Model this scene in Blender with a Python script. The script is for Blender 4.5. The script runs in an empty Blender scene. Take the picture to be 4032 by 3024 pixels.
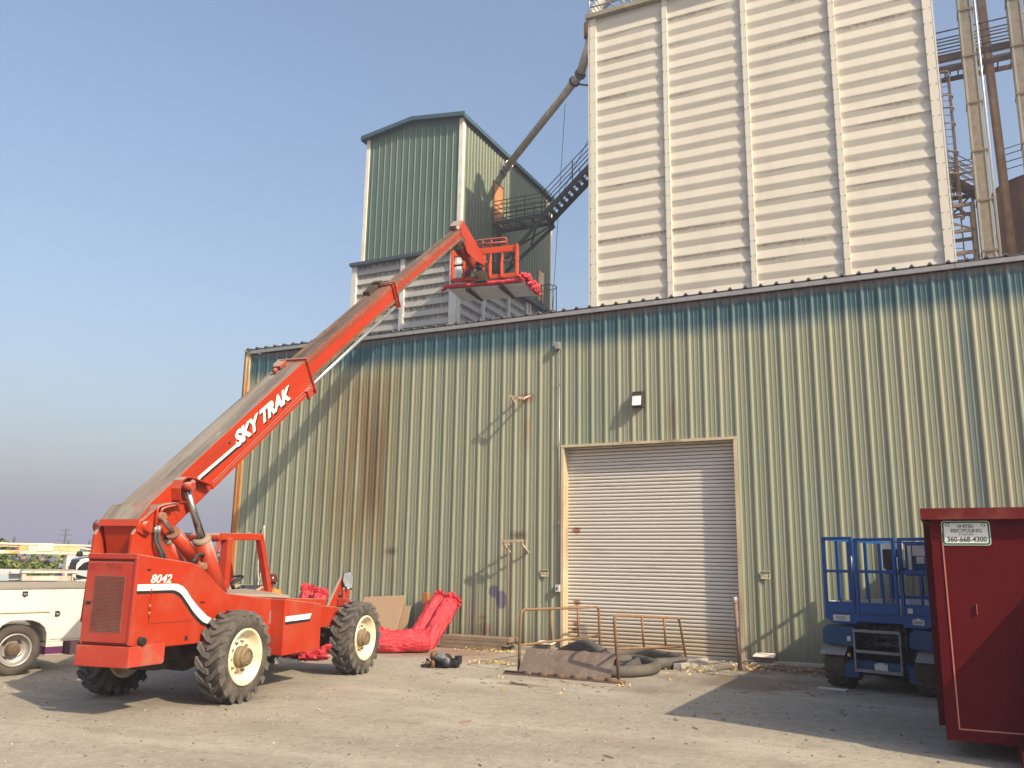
import bpy, bmesh, math, random
from mathutils import Vector, Matrix, noise
R = math.radians
random.seed(7)
scene = bpy.context.scene
HAZE = 0.0022
COL = scene.collection

# ------------------------------------------------------------------ camera, sky, sun, exposure
cam_d = bpy.data.cameras.new('camera')
cam = bpy.data.objects.new('camera', cam_d); COL.objects.link(cam)
scene.camera = cam
cam_d.sensor_width = 36.0
cam_d.lens = 30.493
cam_d.clip_start = 0.1
cam_d.clip_end = 3000
PITCH, ROLL, YAW = 0.206010, 0.0153077, -0.4628637
_F = Vector((math.sin(YAW)*math.cos(PITCH), math.cos(YAW)*math.cos(PITCH), math.sin(PITCH)))
_R = Vector((math.cos(YAW), -math.sin(YAW), 0)); _U = _R.cross(_F)
_R2 = math.cos(ROLL)*_R + math.sin(ROLL)*_U; _U2 = -math.sin(ROLL)*_R + math.cos(ROLL)*_U
cam.matrix_world = Matrix(((_R2.x, _U2.x, -_F.x, 16.0604), (_R2.y, _U2.y, -_F.y, -17.1189), (_R2.z, _U2.z, -_F.z, 1.72764), (0, 0, 0, 1)))

SUN = Vector((1.0, -0.36, 0.78)).normalized()
EL = math.asin(SUN.z); AZ = math.atan2(SUN.x, SUN.y)
w = bpy.data.worlds.new("World"); scene.world = w; w.use_nodes = True
wn = w.node_tree; wn.nodes.clear()
sky = wn.nodes.new('ShaderNodeTexSky'); sky.sky_type = 'NISHITA'; sky.sun_disc = False
sky.sun_elevation = EL; sky.sun_rotation = AZ
sky.air_density = 1.35; sky.dust_density = 4.2; sky.ozone_density = 2.2; sky.altitude = 0
bg = wn.nodes.new('ShaderNodeBackground'); bg.inputs['Strength'].default_value = 0.135
wo = wn.nodes.new('ShaderNodeOutputWorld')
wn.links.new(sky.outputs[0], bg.inputs['Color']); wn.links.new(bg.outputs[0], wo.inputs['Surface'])
sl = bpy.data.lights.new('sun', 'SUN'); sl.energy = 5.0; sl.angle = R(0.6); sl.color = (1.0, 0.83, 0.60)
so = bpy.data.objects.new('sun', sl); COL.objects.link(so)
so.rotation_euler = SUN.to_track_quat('Z', 'Y').to_euler(); so.location = (30, -20, 30)
scene.view_settings.view_transform = 'Standard'
try: scene.view_settings.look = 'None'
except Exception: pass
scene.view_settings.exposure = 0.62; scene.view_settings.gamma = 1.0
scene.render.engine = 'CYCLES'
scene.cycles.use_denoising = True
scene.cycles.max_bounces = 6; scene.cycles.diffuse_bounces = 3; scene.cycles.glossy_bounces = 3
scene.cycles.volume_bounces = 0; scene.cycles.transparent_max_bounces = 8
scene.cycles.use_adaptive_sampling = True; scene.cycles.adaptive_threshold = 0.02

# ------------------------------------------------------------------ node helper
class NT:
    def __init__(s, name):
        s.m = bpy.data.materials.new(name); s.m.use_nodes = True
        s.t = s.m.node_tree; s.t.nodes.clear()
        s.out = s.t.nodes.new('ShaderNodeOutputMaterial')
        s.p = s.t.nodes.new('ShaderNodeBsdfPrincipled')
        s.t.links.new(s.p.outputs[0], s.out.inputs['Surface'])
        s.tc = s.t.nodes.new('ShaderNodeTexCoord'); s.geo = s.t.nodes.new('ShaderNodeNewGeometry')
    def n(s, t): return s.t.nodes.new(t)
    def L(s, a, b):
        if isinstance(a, (int, float)): b.default_value = a
        elif isinstance(a, (tuple, list)): b.default_value = (*a, 1.0) if len(a) == 3 and b.type == 'RGBA' else a
        else: s.t.links.new(a, b)
    def obj(s): return s.tc.outputs['Object']
    def pos(s): return s.geo.outputs['Position']
    def scale(s, vec, k):
        m = s.n('ShaderNodeVectorMath'); m.operation = 'MULTIPLY'; s.L(vec, m.inputs[0]); m.inputs[1].default_value = k
        return m.outputs[0]
    def noise(s, scale, detail=4, rough=.55, vec=None, k=None):
        v = vec or s.obj()
        if k: v = s.scale(v, k)
        m = s.n('ShaderNodeTexNoise'); m.inputs['Scale'].default_value = scale; m.inputs['Detail'].default_value = detail
        m.inputs['Roughness'].default_value = rough; s.L(v, m.inputs['Vector']); return m.outputs['Fac']
    def voro(s, scale, vec=None, feat='F1', out='Distance'):
        m = s.n('ShaderNodeTexVoronoi'); m.feature = feat; m.inputs['Scale'].default_value = scale
        s.L(vec or s.obj(), m.inputs['Vector']); return m.outputs[out]
    def ramp(s, f, *stops):
        m = s.n('ShaderNodeValToRGB'); e = m.color_ramp.elements
        while len(e) < len(stops): e.new(.5)
        for i, (p_, c) in enumerate(stops):
            e[i].position = p_; e[i].color = (c, c, c, 1) if isinstance(c, (int, float)) else (*c, 1)
        s.L(f, m.inputs[0]); return m.outputs[0]
    def mix(s, f, a, b, mode='MIX'):
        m = s.n('ShaderNodeMix'); m.data_type = 'RGBA'; m.blend_type = mode
        s.L(f, m.inputs[0]); s.L(a, m.inputs[6]); s.L(b, m.inputs[7]); return m.outputs[2]
    def math(s, op, a, b=0.0, c=0.0, clamp=False):
        m = s.n('ShaderNodeMath'); m.operation = op; m.use_clamp = clamp
        s.L(a, m.inputs[0]); s.L(b, m.inputs[1])
        if len(m.inputs) > 2: s.L(c, m.inputs[2])
        return m.outputs[0]
    def xyz(s, v):
        m = s.n('ShaderNodeSeparateXYZ'); s.L(v, m.inputs[0]); return m.outputs
    def rng(s, v, a, b, lo=0.0, hi=1.0, smooth=True):
        m = s.n('ShaderNodeMapRange'); m.interpolation_type = 'SMOOTHSTEP' if smooth else 'LINEAR'
        s.L(v, m.inputs['Value']); m.inputs['From Min'].default_value = a; m.inputs['From Max'].default_value = b
        m.inputs['To Min'].default_value = lo; m.inputs['To Max'].default_value = hi; return m.outputs[0]
    def blob(s, v, c, r, k=(1, 1, 1), soft=.6, ns=3.0, na=.5):
        """soft round stain at point c with radius r"""
        d = s.n('ShaderNodeVectorMath'); d.operation = 'SUBTRACT'; s.L(v, d.inputs[0]); d.inputs[1].default_value = c
        q = s.n('ShaderNodeVectorMath'); q.operation = 'LENGTH'; s.L(s.scale(d.outputs[0], k), q.inputs[0])
        l = s.math('ADD', q.outputs['Value'], s.math('MULTIPLY', s.math('SUBTRACT', s.noise(ns, 4, vec=v), .5), na*r*2))
        return s.rng(l, r, r*(1-soft), 0, 1)
    def bump(s, h, strength=.3, dist=.01):
        m = s.n('ShaderNodeBump'); m.inputs['Strength'].default_value = strength; m.inputs['Distance'].default_value = dist
        s.L(h, m.inputs['Height']); s.t.links.new(m.outputs[0], s.p.inputs['Normal'])
    def fin(s, col, rough=.6, metal=0.0, spec=.5):
        s.L(col, s.p.inputs['Base Color']); s.L(rough, s.p.inputs['Roughness']); s.L(metal, s.p.inputs['Metallic'])
        s.p.inputs['Specular IOR Level'].default_value = spec
        return s.m

def paint(name, col, rough=.5, metal=0.0, var=.12, vs=2.5, dirt=None, da=.5, ds=2.0, dust=None, dusta=.8, chips=None, bump=0.0, bs=60, spec=.3, streak=False):
    """weathered paint: tone variation, dirt patches, dust lying on upward faces, worn spots"""
    t = NT(name)
    f = t.noise(vs, 5)
    c = t.mix(f, tuple(x*(1-var*1.6) for x in col), tuple(min(1, x*(1+var)) for x in col))
    if dirt:
        d = t.noise(ds, 6, .65, k=(1, 1, .22) if streak else None)
        c = t.mix(t.math('MULTIPLY', t.ramp(d, (.45, 0), (.72, 1)), da), c, dirt)
    if chips:
        c = t.mix(t.ramp(t.noise(14, 4, .6), (.66, 0), (.7, 1)), c, chips)
    if dust:
        nz = t.xyz(t.geo.outputs['Normal'])[2]
        k = t.math('MULTIPLY', t.rng(nz, .25, .62), t.ramp(t.noise(5, 5, .6), (.2, .8), (.5, 1)))
        c = t.mix(t.math('MULTIPLY', k, dusta), c, dust)
    if bump: t.bump(t.noise(bs, 3), bump, .004)
    r = t.ramp(t.noise(6, 4), (.3, max(0, rough-.1)), (.7, min(1, rough+.12)))
    return t.fin(c, r, metal, spec)

# ------------------------------------------------------------------ mesh helper
OFF = {}
class MB:
    def __init__(s): s.v = []; s.f = []; s.mi = []; s.sm = []; s.cur = 0
    def add(s, vs, fs, smooth=False):
        b = len(s.v); s.v += [tuple(v) for v in vs]
        for f in fs: s.f.append([b+i for i in f]); s.mi.append(s.cur); s.sm.append(smooth)
        return s
    def bx(s, x0, x1, y0, y1, z0, z1):
        return s.hexa([(x0, y0, z0), (x1, y0, z0), (x1, y1, z0), (x0, y1, z0), (x0, y0, z1), (x1, y0, z1), (x1, y1, z1), (x0, y1, z1)])
    def hexa(s, c): return s.add(c, [(0, 3, 2, 1), (4, 5, 6, 7), (0, 1, 5, 4), (1, 2, 6, 5), (2, 3, 7, 6), (3, 0, 4, 7)])
    def box(s, c, size, rot=None):
        m = rot or Matrix.Identity(3); c = Vector(c); h = Vector(size)/2
        return s.hexa([c + m @ Vector((a*h.x, b*h.y, d*h.z)) for d in (-1, 1) for a, b in ((-1, -1), (1, -1), (1, 1), (-1, 1))])
    def beam(s, p0, p1, w, h, up=(0, 0, 1)):
        p0 = Vector(p0); p1 = Vector(p1); d = (p1-p0).normalized(); u = Vector(up)
        if abs(d.dot(u)) > .98: u = Vector((0, 1, 0)) if abs(d.y) < .9 else Vector((1, 0, 0))
        sd = d.cross(u).normalized(); u = sd.cross(d)
        return s.hexa([q + sd*a*w/2 + u*b*h/2 for q in (p0, p1) for a, b in ((-1, -1), (1, -1), (1, 1), (-1, 1))])
    def ring(s, c, d, r, n, ref=None):
        d = Vector(d).normalized(); u = Vector(ref) if ref is not None else (Vector((0, 0, 1)) if abs(d.z) < .9 else Vector((1, 0, 0)))
        a = d.cross(u).normalized(); b = a.cross(d)
        return [Vector(c) + (a*math.cos(2*math.pi*i/n) + b*math.sin(2*math.pi*i/n))*r for i in range(n)]
    def tube(s, pts, r, n=8, cap=True, smooth=True):
        P = [Vector(p) for p in pts]; rs = r if isinstance(r, (list, tuple)) else [r]*len(P)
        base = len(s.v); a = None
        for i, p in enumerate(P):
            d = (P[min(i+1, len(P)-1)] - P[max(i-1, 0)]).normalized()
            if a is None:
                u = Vector((0, 0, 1)) if abs(d.z) < .9 else Vector((1, 0, 0)); a = d.cross(u).normalized()
            else: a = (a - d*a.dot(d)).normalized()
            b = a.cross(d)
            for k in range(n):
                t = 2*math.pi*k/n; s.v.append(tuple(p + (a*math.cos(t)+b*math.sin(t))*rs[i]))
        for i in range(len(P)-1):
            for k in range(n):
                k2 = (k+1) % n
                s.f.append([base+i*n+k, base+i*n+k2, base+(i+1)*n+k2, base+(i+1)*n+k]); s.mi.append(s.cur); s.sm.append(smooth)
        if cap:
            s.f.append([base+k for k in range(n)][::-1]); s.mi.append(s.cur); s.sm.append(False)
            e = base+(len(P)-1)*n; s.f.append([e+k for k in range(n)]); s.mi.append(s.cur); s.sm.append(False)
        return s
    def lathe(s, prof, o, ax, n=32, smooth=True):
        """prof: (radius, distance along ax) pairs"""
        o = Vector(o); ax = Vector(ax).normalized(); base = len(s.v)
        for r, h in prof:
            for q in s.ring(o+ax*h, ax, max(r, 1e-4), n): s.v.append(tuple(q))
        for i in range(len(prof)-1):
            for k in range(n):
                k2 = (k+1) % n
                s.f.append([base+i*n+k, base+i*n+k2, base+(i+1)*n+k2, base+(i+1)*n+k]); s.mi.append(s.cur); s.sm.append(smooth)
        return s
    def prism(s, poly, ext):
        """poly: 3-D points of one flat face, ext: extrusion vector"""
        P = [Vector(p) for p in poly]; e = Vector(ext); n = len(P); b = len(s.v)
        s.v += [tuple(p) for p in P] + [tuple(p+e) for p in P]
        fs = [list(range(n))[::-1], [n+i for i in range(n)]] + [[i, (i+1) % n, n+(i+1) % n, n+i] for i in range(n)]
        for f in fs: s.f.append([b+i for i in f]); s.mi.append(s.cur); s.sm.append(False)
        return s
    def sheet(s, rows, smooth=False):
        b = len(s.v); m = len(rows[0])
        for r in rows: s.v += [tuple(q) for q in r]
        for i in range(len(rows)-1):
            for k in range(m-1):
                s.f.append([b+i*m+k, b+i*m+k+1, b+(i+1)*m+k+1, b+(i+1)*m+k]); s.mi.append(s.cur); s.sm.append(smooth)
        return s
    def ball(s, c, r, sub=2, k=(1, 1, 1), amp=0.0, fr=2.0, seed=0, smooth=True):
        bm = bmesh.new(); bmesh.ops.create_icosphere(bm, subdivisions=sub, radius=1)
        c = Vector(c); vs = []
        for v in bm.verts:
            q = v.co.copy()
            if amp: q *= 1 + amp*noise.noise(q*fr + Vector((seed*7.3, seed*1.7, seed*3.1)))
            vs.append(c + Vector((q.x*k[0], q.y*k[1], q.z*k[2]))*r)
        s.add(vs, [[v.index for v in f.verts] for f in bm.faces], smooth); bm.free(); return s
    def build(s, name, mat, parent=None, world=False, bevel=0.0, kind=None, fix=True):
        me = bpy.data.meshes.new(name)
        off = OFF.get(parent.name, Vector((0, 0, 0))) if (parent is not None and world) else Vector((0, 0, 0))
        me.from_pydata([tuple(Vector(v)-off) for v in s.v], [], s.f)
        for m in (mat if isinstance(mat, (list, tuple)) else [mat]): me.materials.append(m)
        me.polygons.foreach_set('material_index', s.mi); me.polygons.foreach_set('use_smooth', s.sm)
        if fix:
            bm = bmesh.new(); bm.from_mesh(me); bmesh.ops.recalc_face_normals(bm, faces=bm.faces); bm.to_mesh(me); bm.free()
        me.update()
        o = bpy.data.objects.new(name, me); COL.objects.link(o)
        if parent is not None:
            o.parent = parent
            if parent.name in OFF: OFF[o.name] = OFF[parent.name]
        if bevel:
            b = o.modifiers.new('bevel', 'BEVEL'); b.width = bevel; b.segments = 2; b.limit_method = 'ANGLE'; b.angle_limit = R(40)
        if kind: o['kind'] = kind
        return o

def tag(o, label, cat, group=None):
    o['label'] = label; o['category'] = cat
    if group: o['group'] = group
    return o
def thing(name, label, cat, loc=(0, 0, 0), rz=0.0, group=None):
    o = bpy.data.objects.new(name, None); COL.objects.link(o); o.empty_display_size = .2
    o.location = loc; o.rotation_euler = (0, 0, rz); OFF[o.name] = Vector(loc)
    return tag(o, label, cat, group)
def dup(root, loc, rz=0.0, label=None, group=None):
    def cp(o, par):
        c = o.copy(); COL.objects.link(c)
        if par is not None: c.parent = par
        for ch in list(o.children): cp(ch, c)
        return c
    r = cp(root, None); r.location = loc; r.rotation_euler = (0, 0, rz)
    if label: r['label'] = label
    if group: r['group'] = group
    return r
def fillet(pts, r, n=5):
    P = [Vector(p) for p in pts]; out = [P[0]]
    for i in range(1, len(P)-1):
        a = (P[i-1]-P[i]); b = (P[i+1]-P[i]); k = min(r, a.length*.45, b.length*.45)
        p0 = P[i]+a.normalized()*k; p1 = P[i]+b.normalized()*k
        for j in range(n+1):
            t = j/n; out.append(p0*(1-t)**2 + P[i]*2*t*(1-t) + p1*t*t)
    out.append(P[-1]); return out
def catmull(P, n=8):
    P = [Vector(p) for p in P]; Q = [P[0]*2-P[1]] + P + [P[-1]*2-P[-2]]; out = []
    for i in range(1, len(Q)-2):
        for j in range(n):
            t = j/n; a, b, c, d = Q[i-1:i+3]
            out.append(.5*((2*b)+(c-a)*t+(2*a-5*b+4*c-d)*t*t+(3*b-a-3*c+d)*t*t*t))
    out.append(P[-1]); return out
def lettering(name, s, mat, parent, M, width=None, height=None, shear=0.0, bold=0.0, ext=.001, spacing=1.0, off=(0, 0)):
    """flat raised letters: a text turned into a mesh, its own x/y scaled to width and height, placed with matrix M"""
    cu = bpy.data.curves.new(name, 'FONT'); cu.body = s; cu.shear = shear; cu.offset = bold; cu.extrude = 0; cu.space_character = spacing
    cu.resolution_u = 3
    tmp = bpy.data.objects.new('tmp_text', cu); COL.objects.link(tmp)
    dg = bpy.context.evaluated_depsgraph_get(); me = bpy.data.meshes.new_from_object(tmp.evaluated_get(dg))
    bpy.data.objects.remove(tmp)
    xs = [v.co.x for v in me.vertices]; ys = [v.co.y for v in me.vertices]
    sx = width/(max(xs)-min(xs)) if width else None; sy = height/(max(ys)-min(ys)) if height else None
    sx = sx or sy; sy = sy or sx
    x0, y0 = min(xs), min(ys)
    for v in me.vertices: v.co = M @ Vector(((v.co.x-x0)*sx+off[0], (v.co.y-y0)*sy+off[1], ext))
    me.materials.clear(); me.materials.append(mat); me.name = name
    o = bpy.data.objects.new(name, me); COL.objects.link(o); o.parent = parent
    return o
def face_mat(origin, xdir, ydir):
    x = Vector(xdir).normalized(); z = x.cross(Vector(ydir)).normalized(); y = z.cross(x)
    o = Vector(origin)
    return Matrix(((x.x, y.x, z.x, o.x), (x.y, y.y, z.y, o.y), (x.z, y.z, z.z, o.z), (0, 0, 0, 1)))
# ------------------------------------------------------------------ shared materials
GALV = paint('galvanised steel', (.36, .37, .38), .45, .6, .15, 3, dirt=(.2, .16, .11), da=.3)
WHITE = paint('white trim paint', (.72, .69, .62), .5, 0, .05, 2, dirt=(.36, .30, .2), da=.35, ds=1.4)
DARK = paint('dark rubber and grime', (.018, .018, .017), .8)
STEELD = paint('dark weathered steel', (.075, .075, .062), .65, .2, .3, 5, dirt=(.16, .13, .09), da=.6)
RUSTY = paint('rusty painted pipe', (.20, .145, .10), .75, .1, .25, 8, dirt=(.12, .105, .085), da=.8, ds=6)
BLACK = paint('black plastic', (.02, .02, .022), .5)
WOOD = paint('weathered timber', (.24, .185, .125), .85, 0, .25, 6, dirt=(.12, .09, .06), da=.5, ds=4, bump=.3, bs=30)
CONC = paint('pale concrete', (.36, .34, .3), .9, 0, .15, 4, dirt=(.22, .19, .15), da=.5, bump=.3)

def ground_mat():
    t = NT('compacted gravel yard'); v = t.pos()
    big = t.noise(.16, 5, .6, vec=v); swp = t.noise(.8, 5, .62, vec=v, k=(.3, 1, 1)); mid = t.noise(1.1, 6, .65, vec=v); fine = t.noise(9, 6, .7, vec=v); grit = t.noise(55, 3, .7, vec=v)
    peb = t.voro(34, vec=v, out='Color'); peb2 = t.voro(13, vec=v, out='Color'); lump = t.noise(4.2, 6, .7, vec=v)
    c = t.mix(t.ramp(big, (.35, 0), (.65, 1)), (0.255, 0.231, 0.184), (0.314, 0.287, 0.232))
    c = t.mix(t.math('MULTIPLY', t.ramp(mid, (.5, 0), (.75, 1)), .6), c, (0.367, 0.340, 0.284))
    c = t.mix(t.math('MULTIPLY', t.ramp(mid, (.28, 1), (.44, 0)), .5), c, (0.188, 0.164, 0.131))
    c = t.mix(t.math('MULTIPLY', t.ramp(swp, (.54, 0), (.70, 1)), .55), c, (.46, .425, .355)); c = t.mix(t.math('MULTIPLY', t.ramp(swp, (.30, 1), (.44, 0)), .4), c, (.20, .175, .138))
    c = t.mix(t.math('MULTIPLY', t.ramp(lump, (.34, 1), (.46, 0)), .35), c, (0.175, 0.157, 0.131))
    c = t.mix(t.math('MULTIPLY', t.ramp(lump, (.54, 0), (.68, 1)), .35), c, (0.384, 0.353, 0.297))
    c = t.mix(t.math('MULTIPLY', t.ramp(fine, (.32, 1), (.46, 0)), .35), c, (0.157, 0.141, 0.113))
    c = t.mix(t.math('MULTIPLY', t.ramp(fine, (.55, 0), (.68, 1)), .35), c, (0.410, 0.379, 0.315))
    c = t.mix(t.math('MULTIPLY', t.ramp(peb, (.86, 0), (.9, 1)), .45), c, (0.075, 0.069, 0.059))
    c = t.mix(t.math('MULTIPLY', t.ramp(peb, (.12, 1), (.16, 0)), .5), c, (0.436, 0.411, 0.360))
    c = t.mix(t.math('MULTIPLY', t.ramp(peb2, (.92, 0), (.94, 1)), .35), c, (0.096, 0.086, 0.072))
    c = t.mix(t.math('MULTIPLY', t.ramp(grit, (.6, 0), (.68, 1)), .35), c, (0.113, 0.102, 0.081))
    # stains: brown trodden dirt by the door, red dust under the rolls, spilled chalky powder
    for q, r, col, a, k in (((13.2, -2.8, 0), 1.5, (0.123, 0.088, 0.063), .7, (.8, 1, 1)), ((12.1, -4.6, 0), .7, (0.129, 0.094, 0.067), .55, (1, 1, 1)),
                         ((6.6, -1.6, 0), 1.9, (0.213, 0.104, 0.073), .65, (.75, 1.3, 1)), ((9.6, -5.0, 0), .75, (0.401, 0.372, 0.313), .75, (.8, 1.3, 1)),
                         ((11.5, -5.0, 0), .5, (0.388, 0.366, 0.320), .5, (.5, 1.5, 1)), ((10.2, -4.95, 0), .4, (0.129, 0.092, 0.067), .7, (.6, 1.8, 1)),
                         ((13.6, -.9, 0), 1.3, (0.097, 0.066, 0.050), .8, (.5, 1.6, 1)), ((9.0, -2.2, 0), .9, (0.162, 0.130, 0.094), .5, (1, 1, 1)),
                         ((13.2, -8.2, 0), .8, (0.175, 0.130, 0.100), .35, (.7, 1.2, 1)), ((7.2, -8.0, 0), 1.6, (0.129, 0.111, 0.094), .45, (1, .8, 1))):
        c = t.mix(t.math('MULTIPLY', t.blob(v, q, r, k, .8, 1.6, .7), a), c, col)
    # dry grass and field away from the yard
    x = t.xyz(v); far = t.math('ADD', t.rng(x[0], -9, -13), t.rng(x[1], 34, 40), clamp=True)
    gc = t.mix(t.noise(.5, 6, .7, vec=v), (0.078, 0.084, 0.030), (0.162, 0.144, 0.067))
    c = t.mix(far, c, gc)
    h = t.math('ADD', t.math('MULTIPLY', fine, .6), t.math('ADD', t.math('MULTIPLY', grit, .35), t.math('MULTIPLY', mid, 1.2)))
    t.bump(h, .8, .025)
    return t.fin(c, .93, 0, .25)
gb = MB(); gb.add([(-1500, -1500, 0), (1500, -1500, 0), (1500, 1500, 0), (-1500, 1500, 0)], [(0, 1, 2, 3)])
gb.build('ground', ground_mat(), kind='structure')

# ------------------------------------------------------------------ green metal warehouse
def wall_mat():
    t = NT('faded green sheet metal'); v = t.pos(); x = t.xyz(v)
    pan = t.noise(1.1, 1, .4, vec=v, k=(1, 0, .02)); st = t.noise(5, 5, .6, vec=v, k=(1, 0, .10)); big = t.noise(.35, 4, .6, vec=v)
    c = t.mix(t.ramp(pan, (.35, 0), (.65, 1)), (0.196, 0.223, 0.156), (0.242, 0.253, 0.177))
    c = t.mix(t.math('MULTIPLY', t.ramp(st, (.4, 0), (.7, 1)), .5), c, (0.261, 0.245, 0.177))
    c = t.mix(t.math('MULTIPLY', t.ramp(st, (.25, 1), (.42, 0)), .4), c, (0.131, 0.187, 0.147))
    c = t.mix(t.math('MULTIPLY', t.ramp(big, (.5, 0), (.7, 1)), .35), c, (0.170, 0.227, 0.168))
    # unfaded teal paint that the eave has kept fresh, dusty lip above it
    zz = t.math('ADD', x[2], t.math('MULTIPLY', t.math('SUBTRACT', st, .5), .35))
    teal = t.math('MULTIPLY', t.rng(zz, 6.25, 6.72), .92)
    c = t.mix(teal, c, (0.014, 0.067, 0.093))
    c = t.mix(t.math('MULTIPLY', t.rng(zz, 6.97, 7.08), .8), c, (0.153, 0.125, 0.102))
    # one fresher panel towards the right end
    k = t.math('MULTIPLY', t.rng(x[0], 16.5, 16.56), t.rng(x[0], 16.74, 16.68))
    c = t.mix(t.math('MULTIPLY', k, t.math('MULTIPLY', t.ramp(st, (.3, .3), (.6, .8)), .8)), c, (0.039, 0.101, 0.120))
    # broad rust wash left of the middle, plus local rust spots
    rx = t.math('MULTIPLY', t.rng(x[0], 1.3, 3.5), t.rng(x[0], 5.0, 3.9)); rz = t.math('MULTIPLY', t.rng(x[2], .6, 3.2), t.rng(x[2], 6.75, 5.9))
    rs = t.math('MULTIPLY', rx, t.math('MULTIPLY', rz, t.ramp(t.noise(4, 5, .65, vec=v, k=(1, 0, .12)), (.3, .2), (.62, 1))))
    c = t.mix(t.math('MULTIPLY', rs, .85), c, (0.184, 0.120, 0.040))
    core = t.math('MULTIPLY', t.math('MULTIPLY', t.rng(x[0], 3.45, 3.75), t.rng(x[0], 4.2, 3.95)), t.math('MULTIPLY', t.rng(x[2], 2.4, 3.4), t.rng(x[2], 6.2, 4.6)))
    c = t.mix(t.math('MULTIPLY', core, .6), c, (0.100, 0.058, 0.018))
    for q, r, a, k, col in (((7.85, 0, 5.37), .28, .85, (.8, 1, 1.6), (0.170, 0.067, 0.026)), ((7.9, 0, 4.6), .55, .5, (3.2, 1, .8), (0.192, 0.109, 0.054)), ((7.72, 0, 2.36), .22, .75, (.7, 1, 1.4), (0.077, 0.047, 0.026)),
                         ((4.45, 0, 2.0), .2, .9, (.8, 1, 1.5), (0.115, 0.055, 0.026)), ((4.5, 0, 1.4), .45, .3, (2.2, 1, .8), (0.170, 0.101, 0.054)), ((6.95, 0, .35), .28, .7, (1, 1, 1), (0.153, 0.070, 0.036)),
                         ((11.2, 0, 4.75), .5, .45, (3, 1, .7), (0.184, 0.101, 0.045)), ((6.9, 0, .62), .12, .6, (.6, 1, 2), (0.192, 0.070, 0.045))):
        c = t.mix(t.math('MULTIPLY', t.blob(v, q, r, k, .9, 9, .35), a), c, col)
    # grey patch sprayed on the sheet
    for q, r, k in (((7.16, 0, 1.17), .145, (1, 1, 1)), ((7.34, 0, 1.0), .17, (1.15, 1, .8))):
        b = t.blob(v, q, r, k, .22, 6, .12); c = t.mix(b, c, (0.104, 0.098, 0.142))
    # splash dirt along the foot
    c = t.mix(t.math('MULTIPLY', t.rng(t.math('ADD', x[2], t.math('MULTIPLY', st, -.5)), .45, -.25), .6), c, (0.123, 0.094, 0.071))
    t.bump(t.noise(22, 3, vec=v), .06, .004)
    return t.fin(c, t.ramp(st, (.3, .42), (.7, .58)), 0, .4)
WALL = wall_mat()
def rib_profile(x0, x1, pitch=.3048, h=.025, minor=True, ph=0.0):
    """(distance, outward) points of a ribbed sheet between x0 and x1"""
    pts = [(x0, 0)]
    i = math.floor((x0-ph)/pitch)-1
    while ph+i*pitch < x1+pitch:
        c = ph+i*pitch-.012
        for dx, o in ((-.05, 0), (-.014, h), (.014, h), (.05, 0)): pts.append((c+dx, o))
        if minor:
            for m in (pitch*.36, pitch*.64):
                for dx, o in ((-.016, 0), (-.008, .005), (.008, .005), (.016, 0)): pts.append((c+m+dx, o))
        i += 1
    out = [(x0, 0)] + [q for q in pts if x0+1e-4 < q[0] < x1-1e-4] + [(x1, 0)]
    return out
def ribbed(mb, p0, d, nrm, length, z0, z1, **k):
    p0 = Vector(p0); d = Vector(d); nrm = Vector(nrm)
    pr = rib_profile(0, length, **k); f = z1 if callable(z1) else (lambda a: z1)
    mb.sheet([[p0+d*a+nrm*o+Vector((0, 0, z0)) for a, o in pr], [p0+d*a+nrm*o+Vector((0, 0, f(a))) for a, o in pr]])
XL, XR, EV = -.38, 24.0, 7.14
wh = thing('metal_warehouse', 'long green ribbed metal warehouse with faded rusty wall behind the orange lift truck', 'building', (12, 4, 0))
b = MB()
DX0, DX1, DZ = 8.79, 12.43, 4.20
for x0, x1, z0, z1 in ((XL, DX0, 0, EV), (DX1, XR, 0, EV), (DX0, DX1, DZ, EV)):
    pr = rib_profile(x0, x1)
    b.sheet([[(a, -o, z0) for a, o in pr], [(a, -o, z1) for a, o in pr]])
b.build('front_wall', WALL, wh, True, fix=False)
b = MB(); D = 9.4
ribbed(b, (XL, D, 0), (0, -1, 0), (-1, 0, 0), D, 0, lambda a: EV+.1+(D-a)/13)
ribbed(b, (XR, 0, 0), (0, 1, 0), (1, 0, 0), D, 0, lambda a: EV+.1+a/13)
ribbed(b, (XR, D, 0), (-1, 0, 0), (0, 1, 0), XR-XL, 0, EV+.1+D/13)
b.build('side_wall', WALL, wh, True, fix=False)
rf = paint('dark grey roof sheet', (.09, .09, .088), .55, .3, .2, 3, dirt=(.2, .19, .18), da=.5)
b = MB(); pr = rib_profile(XL-.05, XR+.05, h=.05, minor=False)
b.sheet([[(a, -.14, EV+.115+o) for a, o in pr], [(a, D+.1, EV+.115+o+(D+.27)/13) for a, o in pr]])
b.sheet([[(a, -.14, EV+.092+o*.6) for a, o in pr], [(a, -.14, EV+.115+o) for a, o in pr]])
b.build('roof', rf, wh, True, fix=False)
gm = paint('dulled white gutter', (.56, .59, .62), .4, .2, .06, 1.2, dirt=(.36, .36, .35), da=.4, ds=1)
b = MB()
for x0, x1 in ((XL+.12, 16.55), (16.56, XR)):
    b.prism([(x0, -.05, EV+.01), (x0, -.10, EV+.01), (x0, -.13, EV+.085), (x0, -.05, EV+.085)], (x1-x0, 0, 0))
b.build('gutter', gm, wh, True)
t = NT('rust streaked corner trim'); v = t.pos(); x = t.xyz(v)
s_ = t.noise(3, 5, .6, vec=v, k=(2, 1, .25))
c = t.mix(t.rng(t.math('ADD', x[2], t.math('MULTIPLY', s_, 2.0)), 6.8, 8.1), (.46, .20, .045), (.55, .45, .27))
c = t.mix(t.math('MULTIPLY', t.ramp(s_, (.5, 0), (.62, 1)), .7), c, (.26, .1, .03))
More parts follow.
